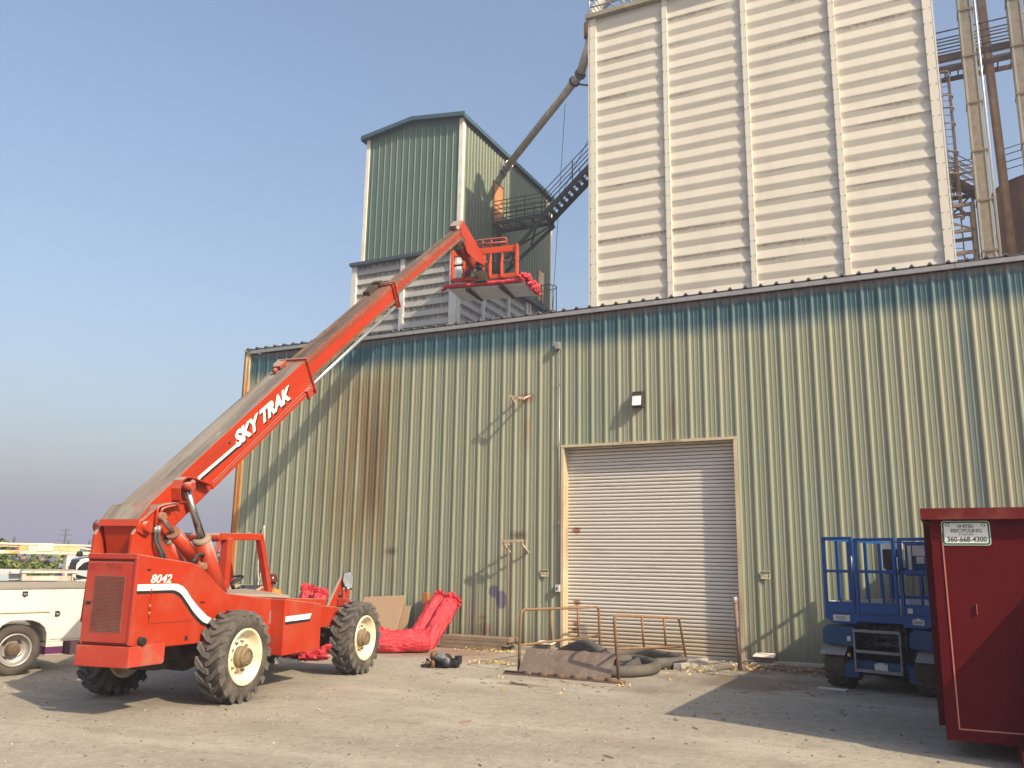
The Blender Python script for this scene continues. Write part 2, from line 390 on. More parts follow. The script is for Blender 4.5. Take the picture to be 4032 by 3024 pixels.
c = t.mix(t.math('MULTIPLY', t.rng(x[0], -.38, -.44), .85), c, (.16, .085, .035))
trim = t.fin(c, .6)
b = MB(); b.bx(XL-.1, XL+.09, -.06, .1, 0, EV+.10); b.bx(XL-.05, XL-.01, -.075, -.058, .3, EV); b.build('corner_trim', trim, wh, True)
# door surround and roller door
cream = paint('cream door trim', (.50, .42, .29), .5, 0, .08, 2, dirt=(.24, .145, .06), da=.8, ds=2.5, streak=True)
b = MB()
b.bx(DX0-.05, DX0+.012, -.045, .24, 0, DZ+.02); b.bx(DX1-.012, DX1+.05, -.045, .24, 0, DZ+.02)
b.bx(DX0-.055, DX1+.055, -.05, .24, DZ+.022, DZ+.075)
b.build('door_frame', cream, wh, True)
t = NT('grey roller door slats'); v = t.pos(); x = t.xyz(v)
n_ = t.noise(1.2, 5, .6, vec=v, k=(.3, 1, 1)); n2 = t.noise(3, 5, .65, vec=v, k=(.25, 1, 2))
c = t.mix(n_, (.55, .53, .48), (.63, .605, .555))
c = t.mix(t.math('MULTIPLY', t.rng(t.math('ADD', x[2], t.math('MULTIPLY', n2, .9)), 1.5, .5), .75), c, (.42, .31, .18))
c = t.mix(t.math('MULTIPLY', t.ramp(n2, (.56, 0), (.7, 1)), .3), c, (.3, .24, .17))
for q, r in (((9.0, .2, 2.47), .085), ((9.0, .2, .98), .075), ((9.0, .2, .55), .07), ((8.97, .2, .42), .07), ((9.03, .2, .66), .04)):
    c = t.mix(t.math('MULTIPLY', t.blob(v, q, r, (.7, .1, 1), .5, 14, .6), .9), c, (.27, .1, .06))
# stamped joint line of every slat
fz = t.math('FRACT', t.math('DIVIDE', t.math('ADD', x[2], .004), .0735))
c = t.mix(t.math('MULTIPLY', t.rng(fz, .17, .10), .55), c, (.10, .085, .065))
t.bump(t.noise(12, 3, vec=v), .05, .004)
dm = t.fin(c, .45, .15)
b = MB(); SP = .0735; rows = []; n = int(DZ/SP)+1
for i in range(n):
    z = i*SP
    for f, o in ((0, .004), (.06, .012), (.13, .012), (.17, -.004), (.34, -.013), (.62, -.017), (.86, -.010)):
        rows.append([(DX0+.012, .22+o, z+f*SP), (DX1-.012, .22+o, z+f*SP)])
b.sheet(rows, False); door = b.build('roller_door', dm, wh, True, fix=False)
b = MB(); b.bx(DX0+.02, DX1-.02, .19, .235, .0, .05); b.build('bottom_bar', GALV, door, True)
b = MB(); b.bx(DX0-.1, DX1+.1, .23, .4, -.02, 4.6); b.build('door_backing', DARK, wh, True)
b = MB(); b.bx(XL, DX0-.06, -.10, .02, .0, .075); b.bx(DX1+.06, XR, -.10, .02, .0, .075); b.build('foot_strip', CONC, wh, True, bevel=.01)

# ------------------------------------------------------------------ fittings on the wall
LENS = paint('milky lamp lens', (.72, .74, .76), .3, 0, .03)
o = thing('wall_lamp', 'square wall lamp with milky lens and dark hood above the roller door', 'lamp', (10.5, 0, 5.1))
b = MB(); b.hexa([(10.385, -.20, 4.98), (10.60, -.20, 4.98), (10.60, -.01, 4.98), (10.385, -.01, 4.98), (10.385, -.12, 5.31), (10.60, -.12, 5.31), (10.60, -.01, 5.31), (10.385, -.01, 5.31)]); b.build('housing', paint('bronze housing', (.04, .035, .03), .5), o, True, bevel=.008)
b = MB(); b.hexa([(10.4, -.217, 5.0), (10.585, -.217, 5.0), (10.585, -.16, 5.0), (10.4, -.16, 5.0), (10.4, -.176, 5.205), (10.585, -.176, 5.205), (10.585, -.13, 5.205), (10.4, -.13, 5.205)]); b.build('lens', LENS, o, True, bevel=.006)
o = thing('junction_box', 'small grey electrical box high on the wall with conduit running down', 'electrical box', (8.68, 0, 6.4))
b = MB(); b.bx(8.615, 8.72, -.13, -.01, 6.40, 6.56); b.build('box', GALV, o, True, bevel=.005)
b = MB(); b.tube([(8.70, -.05, 6.40), (8.70, -.05, 1.36)], .011, 6)
for z in (4.3, 2.6, 5.6): b.bx(8.68, 8.72, -.066, -.03, z, z+.03)
b.build('conduit', GALV, o, True)
o = thing('switch_box', 'grey switch box on the green wall beside the roller door frame', 'electrical box', (8.68, 0, 1.3))
b = MB(); b.bx(8.635, 8.735, -.1, -.01, 1.2, 1.345); b.build('box', paint('grey enamel', (.42, .42, .43), .45), o, True, bevel=.006)
b = MB(); b.bx(8.672, 8.698, -.115, -.098, 1.255, 1.29); b.build('toggle', BLACK, o, True)
SIGNW = paint('aged sign board', (.55, .52, .36), .5, 0, .05)
INK = paint('black sign lettering', (.025, .022, .02), .6)
for x0, z0, lab in ((8.285, 1.505, 'small yellowed WARNING sign on the wall beside the switch box'), (12.835, 1.545, 'small yellowed WARNING sign on the wall next to the door post')):
    o = thing('warning_sign', lab, 'sign', (x0, 0, z0), 0, 'warning signs either side of the roller door')
    b = MB(); b.bx(0, .18, -.05, -.042, 0, .15); pl = b.build('plate', SIGNW, o, bevel=.004)
    b = MB(); b.bx(.006, .174, -.054, -.051, .098, .142); bn = b.build('banner', INK, o)
    lettering('heading', 'WARNING', SIGNW, o, face_mat((.022, -.0555, .108), (1, 0, 0), (0, 0, 1)), .136, .026)
    lettering('message', 'EXIT', INK, o, face_mat((.016, -.0525, .063), (1, 0, 0), (0, 0, 1)), .075, .024)
    lettering('message', 'STRUCTURE', INK, o, face_mat((.016, -.0525, .034), (1, 0, 0), (0, 0, 1)), .1, .02)
    b = MB(); b.prism([(.15, -.051, .022), (.132, -.051, .045), (.143, -.051, .045), (.143, -.051, .086), (.157, -.051, .086), (.157, -.051, .045), (.168, -.051, .045)], (0, -.003, 0)); b.build('arrow', INK, o)
RST = paint('flaking rusty bracket', (.5, .42, .33), .7, 0, .15, 6, dirt=(.25, .09, .04), da=.9, ds=9)
o = thing('wall_bracket', 'rusty white steel arm bracket sticking out high on the stained wall', 'bracket', (7.8, 0, 5.3))
b = MB(); b.beam((7.66, -.40, 5.36), (8.03, -.40, 5.285), .05, .05); b.build('crossbar', RST, o, True)
for p, q in (((7.60, -.01, 5.28), (7.69, -.40, 5.36)), ((7.97, -.01, 5.42), (7.99, -.40, 5.29))): b = MB(); b.beam(p, q, .035, .035); b.build('arm', RST, o, True)
o = thing('standpipe', 'tall thin rusty pipe with T-shaped top standing against the wall', 'pipe', (7.68, -.35, 0))
b = MB(); b.tube([(7.68, -.36, -.02), (7.67, -.36, 2.14)], .021, 8); b.build('pole', RUSTY, o, True)
b = MB(); b.beam((7.50, -.38, 2.22), (8.02, -.38, 2.235), .06, .055); b.build('crossbar', RST, o, True)
for x in (7.54, 7.97): b = MB(); b.beam((x, -.01, 2.0), (x, -.38, 2.21), .035, .035); b.build('arm', RST, o, True)
b = MB(); b.box((7.67, -.36, 2.165), (.09, .09, .06)); b.build('pole_socket', RST, o, True)
o = thing('gate_post', 'grey rusty steel post with a bolted head in front of the door edge', 'post', (12.65, -1.28, 0))
b = MB(); b.tube([(12.655, -1.28, -.02), (12.61, -1.26, 1.13)], .035, 10); b.build('pole', paint('grimy painted post', (.2, .15, .12), .7, 0, .3, 5, dirt=(.26, .1, .06), da=.6), o, True)
b = MB(); b.tube([(12.60, -1.26, 1.13), (12.598, -1.255, 1.235)], .052, 10); b.tube([(12.6, -1.34, 1.19), (12.6, -1.18, 1.19)], .018, 8); b.build('head', GALV, o, True, bevel=.005)
# low wall vents
for x0, y0, lab in ((8.28, -.02, 'low metal vent box at the wall foot behind the rusty guard rail'), (12.69, -.02, 'low metal vent box at the wall foot next to the gate post')):
    o = thing('wall_vent', lab, 'vent', (x0, y0, 0), 0, 'vent boxes along the wall foot')
    b = MB(); b.bx(0, .34, -.2, 0, .05, .15); b.build('box', paint('grimy vent', (.2, .16, .12), .8), o, bevel=.01)
    b = MB(); b.hexa([(-.02, -.27, .15), (.36, -.27, .15), (.36, 0, .17), (-.02, 0, .17), (-.02, -.27, .165), (.36, -.27, .165), (.34, 0, .21), (.0, 0, .21)]); b.build('lid', WHITE, o, bevel=.005)
    b = MB(); b.bx(-.05, .4, -.24, -.005, 0, .05); b.build('base', CONC, o, bevel=.01)
b = MB(); b.tube(catmull([(.62, -.06, 2.62), (.58, -.07, 2.2), (.53, -.07, 1.7), (.58, -.06, 1.25), (.63, -.05, 1.6), (.66, -.06, 2.1), (.64, -.06, 2.62)], 6), .012, 6); b.tube([(.58, -.06, 1.25), (.56, -.06, .5)], .012, 6); tag(b.build('hanging_cable', paint('pale cable sheath', (.5, .5, .42), .6)), 'loop of pale cable hanging down the wall behind the open cab', 'cable')
# ------------------------------------------------------------------ grain silo and tower behind the warehouse
def corr_mat(name, col, phase, dirtcol, amt, rust=.0):
    t = NT(name); v = t.pos(); x = t.xyz(v)
    n1 = t.noise(.5, 4, .6, vec=v); n2 = t.noise(2.2, 6, .72, vec=v, k=(1, 1, 2.5)); n3 = t.noise(16, 3, .6, vec=v)
    c = t.mix(n1, tuple(q*.86 for q in col), col); c = t.mix(t.math('MULTIPLY', t.ramp(t.noise(1.3, 6, .7, vec=v, k=(1, 1, .25)), (.5, 0), (.75, 1)), .3), c, tuple(q*.62 for q in col))
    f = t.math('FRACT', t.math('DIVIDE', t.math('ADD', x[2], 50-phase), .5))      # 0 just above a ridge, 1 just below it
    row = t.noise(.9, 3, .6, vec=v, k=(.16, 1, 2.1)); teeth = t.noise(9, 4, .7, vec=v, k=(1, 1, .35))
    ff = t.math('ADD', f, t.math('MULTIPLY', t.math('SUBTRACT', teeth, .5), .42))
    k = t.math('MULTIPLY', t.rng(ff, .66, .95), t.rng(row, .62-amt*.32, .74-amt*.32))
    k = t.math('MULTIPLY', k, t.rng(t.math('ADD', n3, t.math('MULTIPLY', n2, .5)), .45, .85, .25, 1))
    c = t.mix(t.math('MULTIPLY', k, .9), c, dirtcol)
    c = t.mix(t.math('MULTIPLY', t.ramp(n2, (.6, 0), (.75, 1)), .25*amt+.06), c, (.34, .29, .21))
    if amt > .9:
        dr = t.noise(7, 5, .7, vec=v, k=(1, 1, .3)); c = t.mix(t.math('MULTIPLY', t.math('MULTIPLY', t.rng(ff, .35, .8), t.ramp(dr, (.40, 0), (.56, 1))), .85), c, (.07, .065, .04))
    if rust: c = t.mix(t.math('MULTIPLY', t.ramp(n3, (.66, 0), (.7, 1)), rust), c, (.3, .15, .06))
    return t.fin(c, .5, 0, .4)
CREAM = corr_mat('cream corrugated steel', (.60, .56, .475), 18.48, (.19, .165, .115), .36)
GREYC = corr_mat('mildewed grey corrugated steel', (.41, .40, .375), 14.10, (.06, .057, .033), 1.0)
STRIP = paint('cream strip', (.64, .60, .515), .45, 0, .04, 2, dirt=(.55, .47, .34), da=.25)
STRIPG = paint('dull white strip', (.60, .60, .59), .5, 0, .06, 2, dirt=(.35, .32, .27), da=.4)
def corr(mb, p0, p1, z0, z1, nrm, phase, P=.5, dep=.05):
    p0 = Vector(p0); p1 = Vector(p1); n = Vector(nrm); rows = []
    k = math.floor((z0-phase)/P)-1; zs = []
    while phase+k*P < z1+P:
        zr = phase+k*P; zs += [(zr-P+.035, dep), (zr-.235, .004), (zr-.20, 0), (zr, dep)]; k += 1
    zs = sorted(set(zs)); zs = [(z0, dep*.5)] + [q for q in zs if z0+.005 < q[0] < z1-.005] + [(z1, dep*.5)]
    mb.sheet([[p0+n*o+Vector((0, 0, z)), p1+n*o+Vector((0, 0, z))] for z, o in zs])
silo = thing('grain_silo', 'tall cream grain silo clad in horizontal corrugated bays, rising behind the warehouse', 'silo', (11.2, 15, 0))
BOLT = paint('bolt heads', (.2, .19, .18), .5)
SX = (5.62, 8.38, 11.14, 13.95, 16.76); SY0, SY1 = 10.13, 21.5; ST = 21.75
b = MB()
for i in range(4): corr(b, (SX[i], SY0, 0), (SX[i+1], SY0, 0), 6.0, ST, (0, -1, 0), 18.48)
b.build('front_panel', CREAM, silo, True, fix=False)
b = MB()
for i in range(4):
    ya = SY0+(SY1-SY0)*i/4; yb = SY0+(SY1-SY0)*(i+1)/4
    corr(b, (SX[0], yb, 0), (SX[0], ya, 0), 6, ST, (-1, 0, 0), 18.48); corr(b, (SX[4], ya, 0), (SX[4], yb, 0), 6, ST, (1, 0, 0), 18.48)
corr(b, (SX[4], SY1, 0), (SX[0], SY1, 0), 6, ST, (0, 1, 0), 18.48)
b.build('side_panel', CREAM, silo, True, fix=False)
for i, x in enumerate(SX):
    b = MB(); e = .09 if 0 < i < 4 else .12
    xo = x + (.03 if i == 0 else -.03 if i == 4 else 0)
    b.bx(xo-e, xo+e, SY0-.115, SY0+.05, 6, ST)
    if i in (0, 4): b.bx(x-.15 if i == 0 else x+.11, x-.11 if i == 0 else x+.15, SY0-.112, SY0+.12, 6, ST)
    b.cur = 1
    for z in range(30):
        for sx in (-1, 1): b.ball((xo+sx*e*.72, SY0-.118, 6.4+z*.52), .02, 1)
    b.build('edge_strip', [STRIP, BOLT], silo, True)
for j in range(1, 4):
    for x, sg in ((SX[0], -1), (SX[4], 1)):
        b = MB(); y = SY0+(SY1-SY0)*j/4; b.bx(x-.03 if sg > 0 else x-.155, x+.155 if sg > 0 else x+.03, y-.09, y+.09, 6, ST); b.build('edge_strip', STRIP, silo, True)
b = MB(); b.bx(SX[0]-.22, SX[4]+.22, SY0-.26, SY1+.2, ST, ST+.16); b.build('roof_ledge', paint('dirty roof ledge', (.3, .27, .2), .8, dirt=(.13, .11, .07), da=.7), silo, True)
TEAL = paint('teal head house sheet', (.13, .22, .27), .5, 0, .1, 2)
b = MB()
ribbed(b, (5.8, 13.2, 0), (1, 0, 0), (0, -1, 0), 9.8, ST+.16, 26.25); ribbed(b, (15.6, 13.2, 0), (0, 1, 0), (1, 0, 0), 8.2, ST+.16, 26.25); ribbed(b, (5.8, 21.4, 0), (0, -1, 0), (-1, 0, 0), 8.2, ST+.16, 26.25)
b.bx(5.7, 15.8, 13.1, 21.5, 26.25, 26.4); b.bx(5.8, 12.5, 17.8, 21.4, 26.4, 31.5)
b.build('head_house', TEAL, silo, True)
b = MB()
for z in (.35, .65, .95, 1.2): b.tube([(SX[0]-.1, SY0-.1, ST+.16+z), (SX[1]+1.2, SY0-.1, ST+.16+z)], .025, 6); b.tube([(SX[0]-.1, SY0-.1, ST+.16+z), (SX[0]-.1, SY1, ST+.16+z)], .025, 6)
for x in (0, 1.3, 2.6, 3.9): b.tube([(SX[0]-.1+x, SY0-.1, ST+.1), (SX[0]-.1+x, SY0-.1, ST+1.36)], .03, 6)
for y in range(1, 8): b.tube([(SX[0]-.1, SY0-.1+y*1.5, ST+.1), (SX[0]-.1, SY0-.1+y*1.5, ST+1.36)], .03, 6)
b.tube([(SX[0]+.1, SY0, ST+1.2), (SX[0]+1.1, SY0+.3, ST+.2)], .03, 6); b.tube([(SX[0]+.5, SY0, ST+1.2), (SX[0]+1.5, SY0+.3, ST+.2)], .03, 6)
b.build('roof_railing', GALV, silo, True)

# green head tower on grey bins
tw = thing('elevator_tower', 'tall green sheet metal tower with gable roof standing on a mildewed grey bin', 'tower', (-6, 20, 0))
def tower_mat(nm, c0, c1, c2):
    t = NT(nm); v = t.pos()
    st = t.noise(3, 5, .6, vec=v, k=(1, 1, .12)); big = t.noise(.4, 3, .6, vec=v)
    c = t.mix(t.ramp(st, (.3, 0), (.7, 1)), c0, c1)
    c = t.mix(t.math('MULTIPLY', t.ramp(big, (.4, 0), (.65, 1)), .35), c, c2)
    return t.fin(c, .45, 0, .4)
TG = tower_mat('dark green tower sheet', (.058, .105, .082), (.085, .14, .105), (.095, .14, .095)); TGS = tower_mat('lighter green tower sheet', (.085, .115, .070), (.11, .14, .082), (.12, .14, .08))  # side walls get a lighter, yellower green than the front wall
TX0, TX1, TY0, TY1, TB, TE, TR = -8.85, -3.30, 16.0, 26.45, 15.75, 22.80, 23.20
gab = lambda a: TE + (TR-TE)*(1-abs(a-(TX1-TX0)/2)/((TX1-TX0)/2))
b = MB(); pr = rib_profile(0, TX1-TX0, pitch=.358, h=.03)
k = (TX1-TX0)/2
pr = sorted(pr+[(k, 0)])
b.sheet([[(TX0+a, TY0-o, 16.2) for a, o in pr], [(TX0+a, TY0-o, gab(a)) for a, o in pr]])
b.build('front_wall', TG, tw, True, fix=False)
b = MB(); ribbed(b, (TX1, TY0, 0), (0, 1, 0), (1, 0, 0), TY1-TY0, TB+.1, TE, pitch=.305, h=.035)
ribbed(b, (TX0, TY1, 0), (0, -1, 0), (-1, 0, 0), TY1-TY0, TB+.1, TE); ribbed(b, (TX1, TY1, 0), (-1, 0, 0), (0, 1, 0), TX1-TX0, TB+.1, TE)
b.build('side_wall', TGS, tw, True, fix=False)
TRF = paint('dark teal roof sheet', (.05, .10, .125), .45, .1, .15, 2)
xm = (TX0+TX1)/2; b = MB()
for s in (-1, 1):
    pr = rib_profile(0, TY1-TY0+.7, pitch=.305, h=.05, minor=False); sl_ = (TR-TE)/k
    xe = xm+s*(k+.22); ze = TE+.06-.22*sl_
    b.sheet([[(xm, TY0-.3+a, TR+.1+o) for a, o in pr], [(xe, TY0-.3+a, ze+.04+o) for a, o in pr]])
    b.sheet([[(xe, TY0-.3+a, ze+.04+o) for a, o in pr], [(xe, TY0-.3+a, ze-.16) for a, o in pr]])
    b.sheet([[(xe, TY0-.3, ze-.05), (xm, TY0-.3, TR-.02)], [(xe, TY1+.4, ze-.05), (xm, TY1+.4, TR-.02)]])
    b.prism([(xm, TY0-.33, TR+.15), (xe+s*.02, TY0-.33, ze+.11), (xe+s*.02, TY0-.33, ze-.10), (xm, TY0-.33, TR-.06)], (0, .06, 0))
b.build('roof', TRF, tw, True, fix=True)
b = MB()
for q in ((TX1-.18, TX1+.05, TY0-.06, TY0+.16, 16.2, TE-.02), (TX0-.05, TX0+.15, TY0-.06, TY0+.16, 16.2, TE-.02), (TX1-.1, TX1+.055, TY1-.14, TY1+.05, TB+.1, TE-.2)):
    b = MB(); b.bx(*q); b.build('corner_trim', WHITE, tw, True, bevel=.01)
b = MB(); b.bx(TX0-.55, TX1-.1, TY0-.3, TY0+.1, 16.04, 16.2); b.bx(TX1-.1, TX1+.28, TY0+2.2, TY1-.6, 15.62, 15.8); b.build('ledge', paint('dark blue ledge flashing', (.055, .075, .095), .5), tw, True)
b = MB(); BX0, BX1 = -9.25, -3.45
for x0, x1 in ((BX0, -6.35), (-6.35, BX1)): corr(b, (x0, TY0+.02, 0), (x1, TY0+.02, 0), 8, 16.04, (0, -1, 0), 14.10, dep=.055)
b.build('bin_front', GREYC, tw, True, fix=False)
b = MB()
for y0, y1 in ((TY0, 18.5), (18.5, 21.2), (21.2, 23.4), (23.4, TY1)): corr(b, (BX1, y0, 0), (BX1, y1, 0), 8, 15.75, (1, 0, 0), 14.10, dep=.055)
b.bx(BX0, BX0+.05, TY0, TY1, 8, 16); b.bx(BX0, BX1, TY1, TY1+.05, 8, 16); b.bx(BX0, BX1, TY0+.1, TY1, 15.6, 15.75)
b.build('bin_side', GREYC, tw, True, fix=False)
for x, e in ((BX0+.05, .14), (-6.35, .11), (BX1-.08, .2)): b = MB(); b.bx(x-e, x+e, TY0-.15, TY0+.02, 8, 16.04); b.build('edge_strip', STRIPG, tw, True, bevel=.008)
for y in (TY0+.1, 18.5, 21.2, 23.4, 23.75): b = MB(); b.bx(BX1, BX1+.17, y-.1, y+.1, 8, 15.75); b.build('edge_strip', STRIPG, tw, True, bevel=.008)
ORW = paint('orange stained plywood door', (.50, .22, .075), .7, 0, .15, 3, dirt=(.6, .42, .25), da=.5, ds=1.2)
b = MB(); b.bx(TX1, TX1+.07, 19.2, 20.15, 18.64, 20.82); dr = b.build('door', ORW, tw, True)
b = MB()
b.bx(TX1, TX1+.09, 19.13, 19.2, 18.6, 20.9); b.bx(TX1, TX1+.09, 20.15, 20.22, 18.6, 20.9); b.bx(TX1, TX1+.1, 19.1, 20.25, 20.83, 20.9); b.bx(TX1+.07, TX1+.085, 19.3, 20.05, 19.6, 19.66); b.bx(TX1+.07, TX1+.1, 19.95, 20.05, 19.95, 20.05)
b.build('frame', paint('brown door frame', (.16, .10, .05), .7), dr, True)
b = MB(); b.bx(TX1, TX1+.08, 24.65, 25.35, 16.1, 17.85); b.build('hatch', paint('peeling hatch', (.6, .46, .25), .7, 0, .1, 3, dirt=(.33, .19, .08), da=.8, ds=1.5), tw, True)

# stair and landing between tower and silo
st = thing('catwalk_stair', 'dark steel stair and landing bridging from the tower door to the silo', 'stair', (1, 19.7, 18))
b = MB()
b.beam((-3.3, 19.2, 18.56), (-.55, 19.2, 18.56), .07, .18); b.beam((-3.3, 20.3, 18.56), (-.4, 20.3, 18.5), .07, .18)
for i in range(5): b.beam((-3.2+i*.66, 19.2, 18.5), (-3.2+i*.66, 20.3, 18.5), .06, .08)
b.build('landing_frame', STEELD, st, True)
b = MB()
for i in range(10): b.beam((-3.25+i*.28, 19.22, 18.64), (-3.25+i*.28, 20.28, 18.64), .03, .02)
for i in range(8): b.beam((-3.3, 19.25+i*.15, 18.65), (-.5, 19.25+i*.15, 18.65), .012, .02)
b.build('grating', STEELD, st, True)
b = MB()
for y in (19.2, 20.3):
    for q in (.16, .42, .68, .9, 1.12): b.tube([(-3.3, y, 18.62+q), (-.58, y, 18.6+q)], .022, 6)
    for x in (-2.5, -1.5, -.58): b.tube([(x, y, 18.6), (x, y, 19.75)], .028, 6)
b.build('landing_railing', STEELD, st, True)
slope = (20.71-18.5)/(1.92+.62)
P0 = Vector((-.62, 19.3, 18.5)); P1 = P0+Vector((6.2, 0, 6.2*slope))
b = MB()
for y in (19.3, 20.25): b.beam((P0.x, y, P0.z), (P1.x, y, P1.z), .07, .26)
b.build('stringer', STEELD, st, True)
for i in range(22):
    q = P0.lerp(P1, (i+.5)/23)
    b = MB(); b.bx(q.x-.13, q.x+.13, 19.34, 20.21, q.z-.02, q.z+.02); b.build('tread', STEELD, st, True)
b = MB()
for y in (19.3, 20.25):
    for q in (.35, .6, .85, 1.15): b.tube([(P0.x, y, P0.z+.1+q), (P1.x, y, P1.z+.1+q)], .022, 6)
    for i in range(5): q = P0.lerp(P1, i/4.3+.03); b.tube([(q.x, y, q.z), (q.x, y, q.z+1.25)], .028, 6)
b.build('stair_railing', STEELD, st, True)
b = MB()
b.beam((-.5, 19.3, 18.5), (-3.3, 19.4, 16.0), .12, .14); b.beam((-.35, 20.25, 18.35), (-3.3, 20.2, 16.05), .12, .14)
b.beam((-.9, 19.3, 18.1), (-1.6, 20.2, 17.5), .07, .08); b.beam((-2.0, 19.3, 17.2), (-2.8, 20.2, 16.5), .07, .08); b.beam((-2.0, 19.35, 17.15), (-.5, 20.25, 18.4), .07, .08)
b.beam((-3.25, 19.9, 18.4), (-3.25, 19.9, 16.0), .12, .12); b.beam((-3.25, 19.25, 18.4), (-3.25, 19.25, 16.0), .1, .1)
b.build('brace', STEELD, st, True)

# grain spout, guy wires
SP_ = paint('streaked spout pipe', (.46, .40, .31), .6, .1, .2, 4, dirt=(.64, .60, .53), da=.8, ds=2.5, chips=(.25, .13, .06))
sp = thing('grain_spout', 'long streaked grain spout pipe sloping from the silo top to the tower roof', 'pipe', (0, 17.5, 22))
A_, B_, C_ = Vector((3.62, 15, 24.35)), Vector((3.05, 15.25, 23.05)), Vector((-2.98, 20.15, 22.05))
b = MB(); b.tube([A_+(A_-B_)*.15, B_], .2, 14); b.tube([B_, C_], .185, 14); b.build('pipe', SP_, sp, True)
b = MB(); d_ = (C_-B_).normalized()
for q in (B_, B_+d_*.55): b.tube([q-d_*.05, q+d_*.05], .255, 14)
b.tube([A_+Vector((.02, 0, .1)), A_+Vector((.05, 0, .22))], .27, 14)
b.build('flange', paint('rusty flange', (.1, .07, .05), .8), sp, True)
b = MB(); b.bx(3.42, 3.98, 14.75, 15.35, 24.45, 25.2); b.build('hopper', paint('brown hopper', (.15, .06, .035), .75, 0, .2, 3), sp, True)
b = MB(); b.tube(fillet([(3.7, 15.05, 25.2), (3.85, 15.05, 25.9), (4.6, 15.1, 26.4), (6.2, 15.2, 26.5)], .5), .26, 14); b.build('elbow', WHITE, sp, True)
b = MB(); b.tube([C_-d_*.25, C_+d_*.45], .215, 14); b.bx(TX1-.05, TX1+.12, 19.85, 20.5, 21.75, 22.2); b.build('sleeve', GALV, sp, True)
b = MB(); b.beam(B_+d_*.7, (5.62, 15.2, 21.6), .05, .07); b.build('support_strut', STEELD, sp, True)
for p, q, l in (((1.5, 17.2, 23.0), (-2.2, 24, 13.5), 'thin steel guy wire running from the spout pipe down past the tower'), ((4.6, 16, 23.0), (.4, 19.2, 19.3), 'thin steel guy wire close to the silo edge above the stair')):
    o = tag(MB().tube([p, q], .014, 5).build('guy_wire', STEELD), l, 'wire')
# caged ladder at the foot of the tower
def cage(o, cx, cy, z0, z1, r, hoops, nrm, mat, bars=7):
    b = MB(); n = Vector(nrm).normalized(); s = n.cross(Vector((0, 0, 1)))
    c = Vector((cx, cy, 0))
    for sg in (-1, 1): b.tube([c+s*sg*.22+Vector((0, 0, z0)), c+s*sg*.22+Vector((0, 0, z1))], .028, 6)
    b.build('rail', mat, o, True)
    b = MB(); z = z0+.2
    while z < z1: b.tube([c-s*.22+Vector((0, 0, z)), c+s*.22+Vector((0, 0, z))], .014, 5); z += .3
    b.build('rungs', mat, o, True)
    b = MB()
    arc = lambda a: c+n*(r*.75)+(n*math.cos(a)+s*math.sin(a))*r
    for h in hoops: b.tube([arc(-2.3+4.6*i/14)+Vector((0, 0, h)) for i in range(15)], .026, 6)
    for i in range(bars): a = -2.0+4.0*i/(bars-1); b.tube([arc(a)+Vector((0, 0, hoops[0])), arc(a)+Vector((0, 0, hoops[-1]))], .015, 5)
    b.build('cage', mat, o, True)
o = thing('caged_ladder', 'caged steel ladder at the far corner of the green tower above the roof line', 'ladder', (-2.9, 24.9, 12))
cage(o, -3.1, 24.9, 12, 17.0, .47, [12.5, 13.5, 14.4, 15.4, 16.85], (1, 0, 0), STEELD)
# elevator legs, tank, catwalks right of the silo
LEG = paint('lichened leg casing', (.21, .19, .155), .8, .1, .2, 3, dirt=(.12, .105, .08), da=.9, ds=5, chips=(.42, .40, .35))
LEGE = paint('grey leg edge', (.27, .27, .24), .6, .1, .15, 3, dirt=(.3, .26, .18), da=.4)
for x, y, lab in ((18.2, 17, 'lichen spotted elevator leg casing standing just behind the silo edge'), (19.83, 17, 'second elevator leg casing at the edge beside the brown pipe')):
    o = thing('bucket_elevator', lab, 'elevator', (x, y, 10), 0, 'bucket elevators behind the silo')
    b = MB(); b.bx(-.2, .2, 0, .55, -3, 22); b.build('casing', LEG, o)
    b = MB()
    for sx in (-1, 1): b.bx(sx*.2-.035, sx*.2+.035, -.025, .09, -3, 22)
    b.bx(-.25, -.215, .1, .57, -3, 22)
    b.build('corner_angle', LEGE, o)
    z = 1.15
    while z < 20:
        b = MB(); b.bx(-.275, .275, -.05, .6, z-.035, z+.035); b.build('flange', RUSTY, o); z += 1.95
    b = MB(); b.tube([(.33, -.02, -3), (.33, -.02, 22)], .045, 8); b.build('conduit_pipe', GALV, o)
tag(MB().tube([(18.78, 17.6, 26), (18.98, 17.6, 10)], .16, 14).build('downspout', paint('rusty brown downspout', (.24, .135, .07), .7, .1, .25, 2, dirt=(.36, .28, .18), da=.8, ds=1.5)), 'rusty brown vertical pipe between the two elevator legs', 'pipe')
o = thing('storage_tank', 'dark rusty round tank behind the warehouse roof at the frame edge', 'tank', (20.6, 20, 8))
tm = paint('rusty dark tank', (.11, .066, .042), .7, .15, .35, .7, dirt=(.2, .11, .05), da=.6, ds=1.2, streak=True)
b = MB(); b.lathe([(1.75, 0), (1.75, 8.35), (1.7, 8.4), (.2, 9.0), (.001, 9.0)], (20.42, 20, 8), (0, 0, 1), 48); b.build('shell', tm, o, True)
b = MB(); b.lathe([(1.77, 0), (1.77, .06)], (20.42, 20, 14.6), (0, 0, 1), 48); b.lathe([(1.78, 0), (1.8, .05), (1.78, .1)], (20.42, 20, 16.26), (0, 0, 1), 48); b.build('band', tm, o, True)
b = MB()
for z in (16.9, 17.2, 17.5, 17.75): b.tube([(19.0, 19.0, z), (19.75, 18.7, z)], .02, 5); b.tube([(19.75, 18.7, z), (20.5, 19.6, z)], .02, 5)
for x, y in ((19.0, 19.0), (19.75, 18.7), (20.5, 19.6)): b.tube([(x, y, 16.5), (x, y, 17.8)], .025, 5)
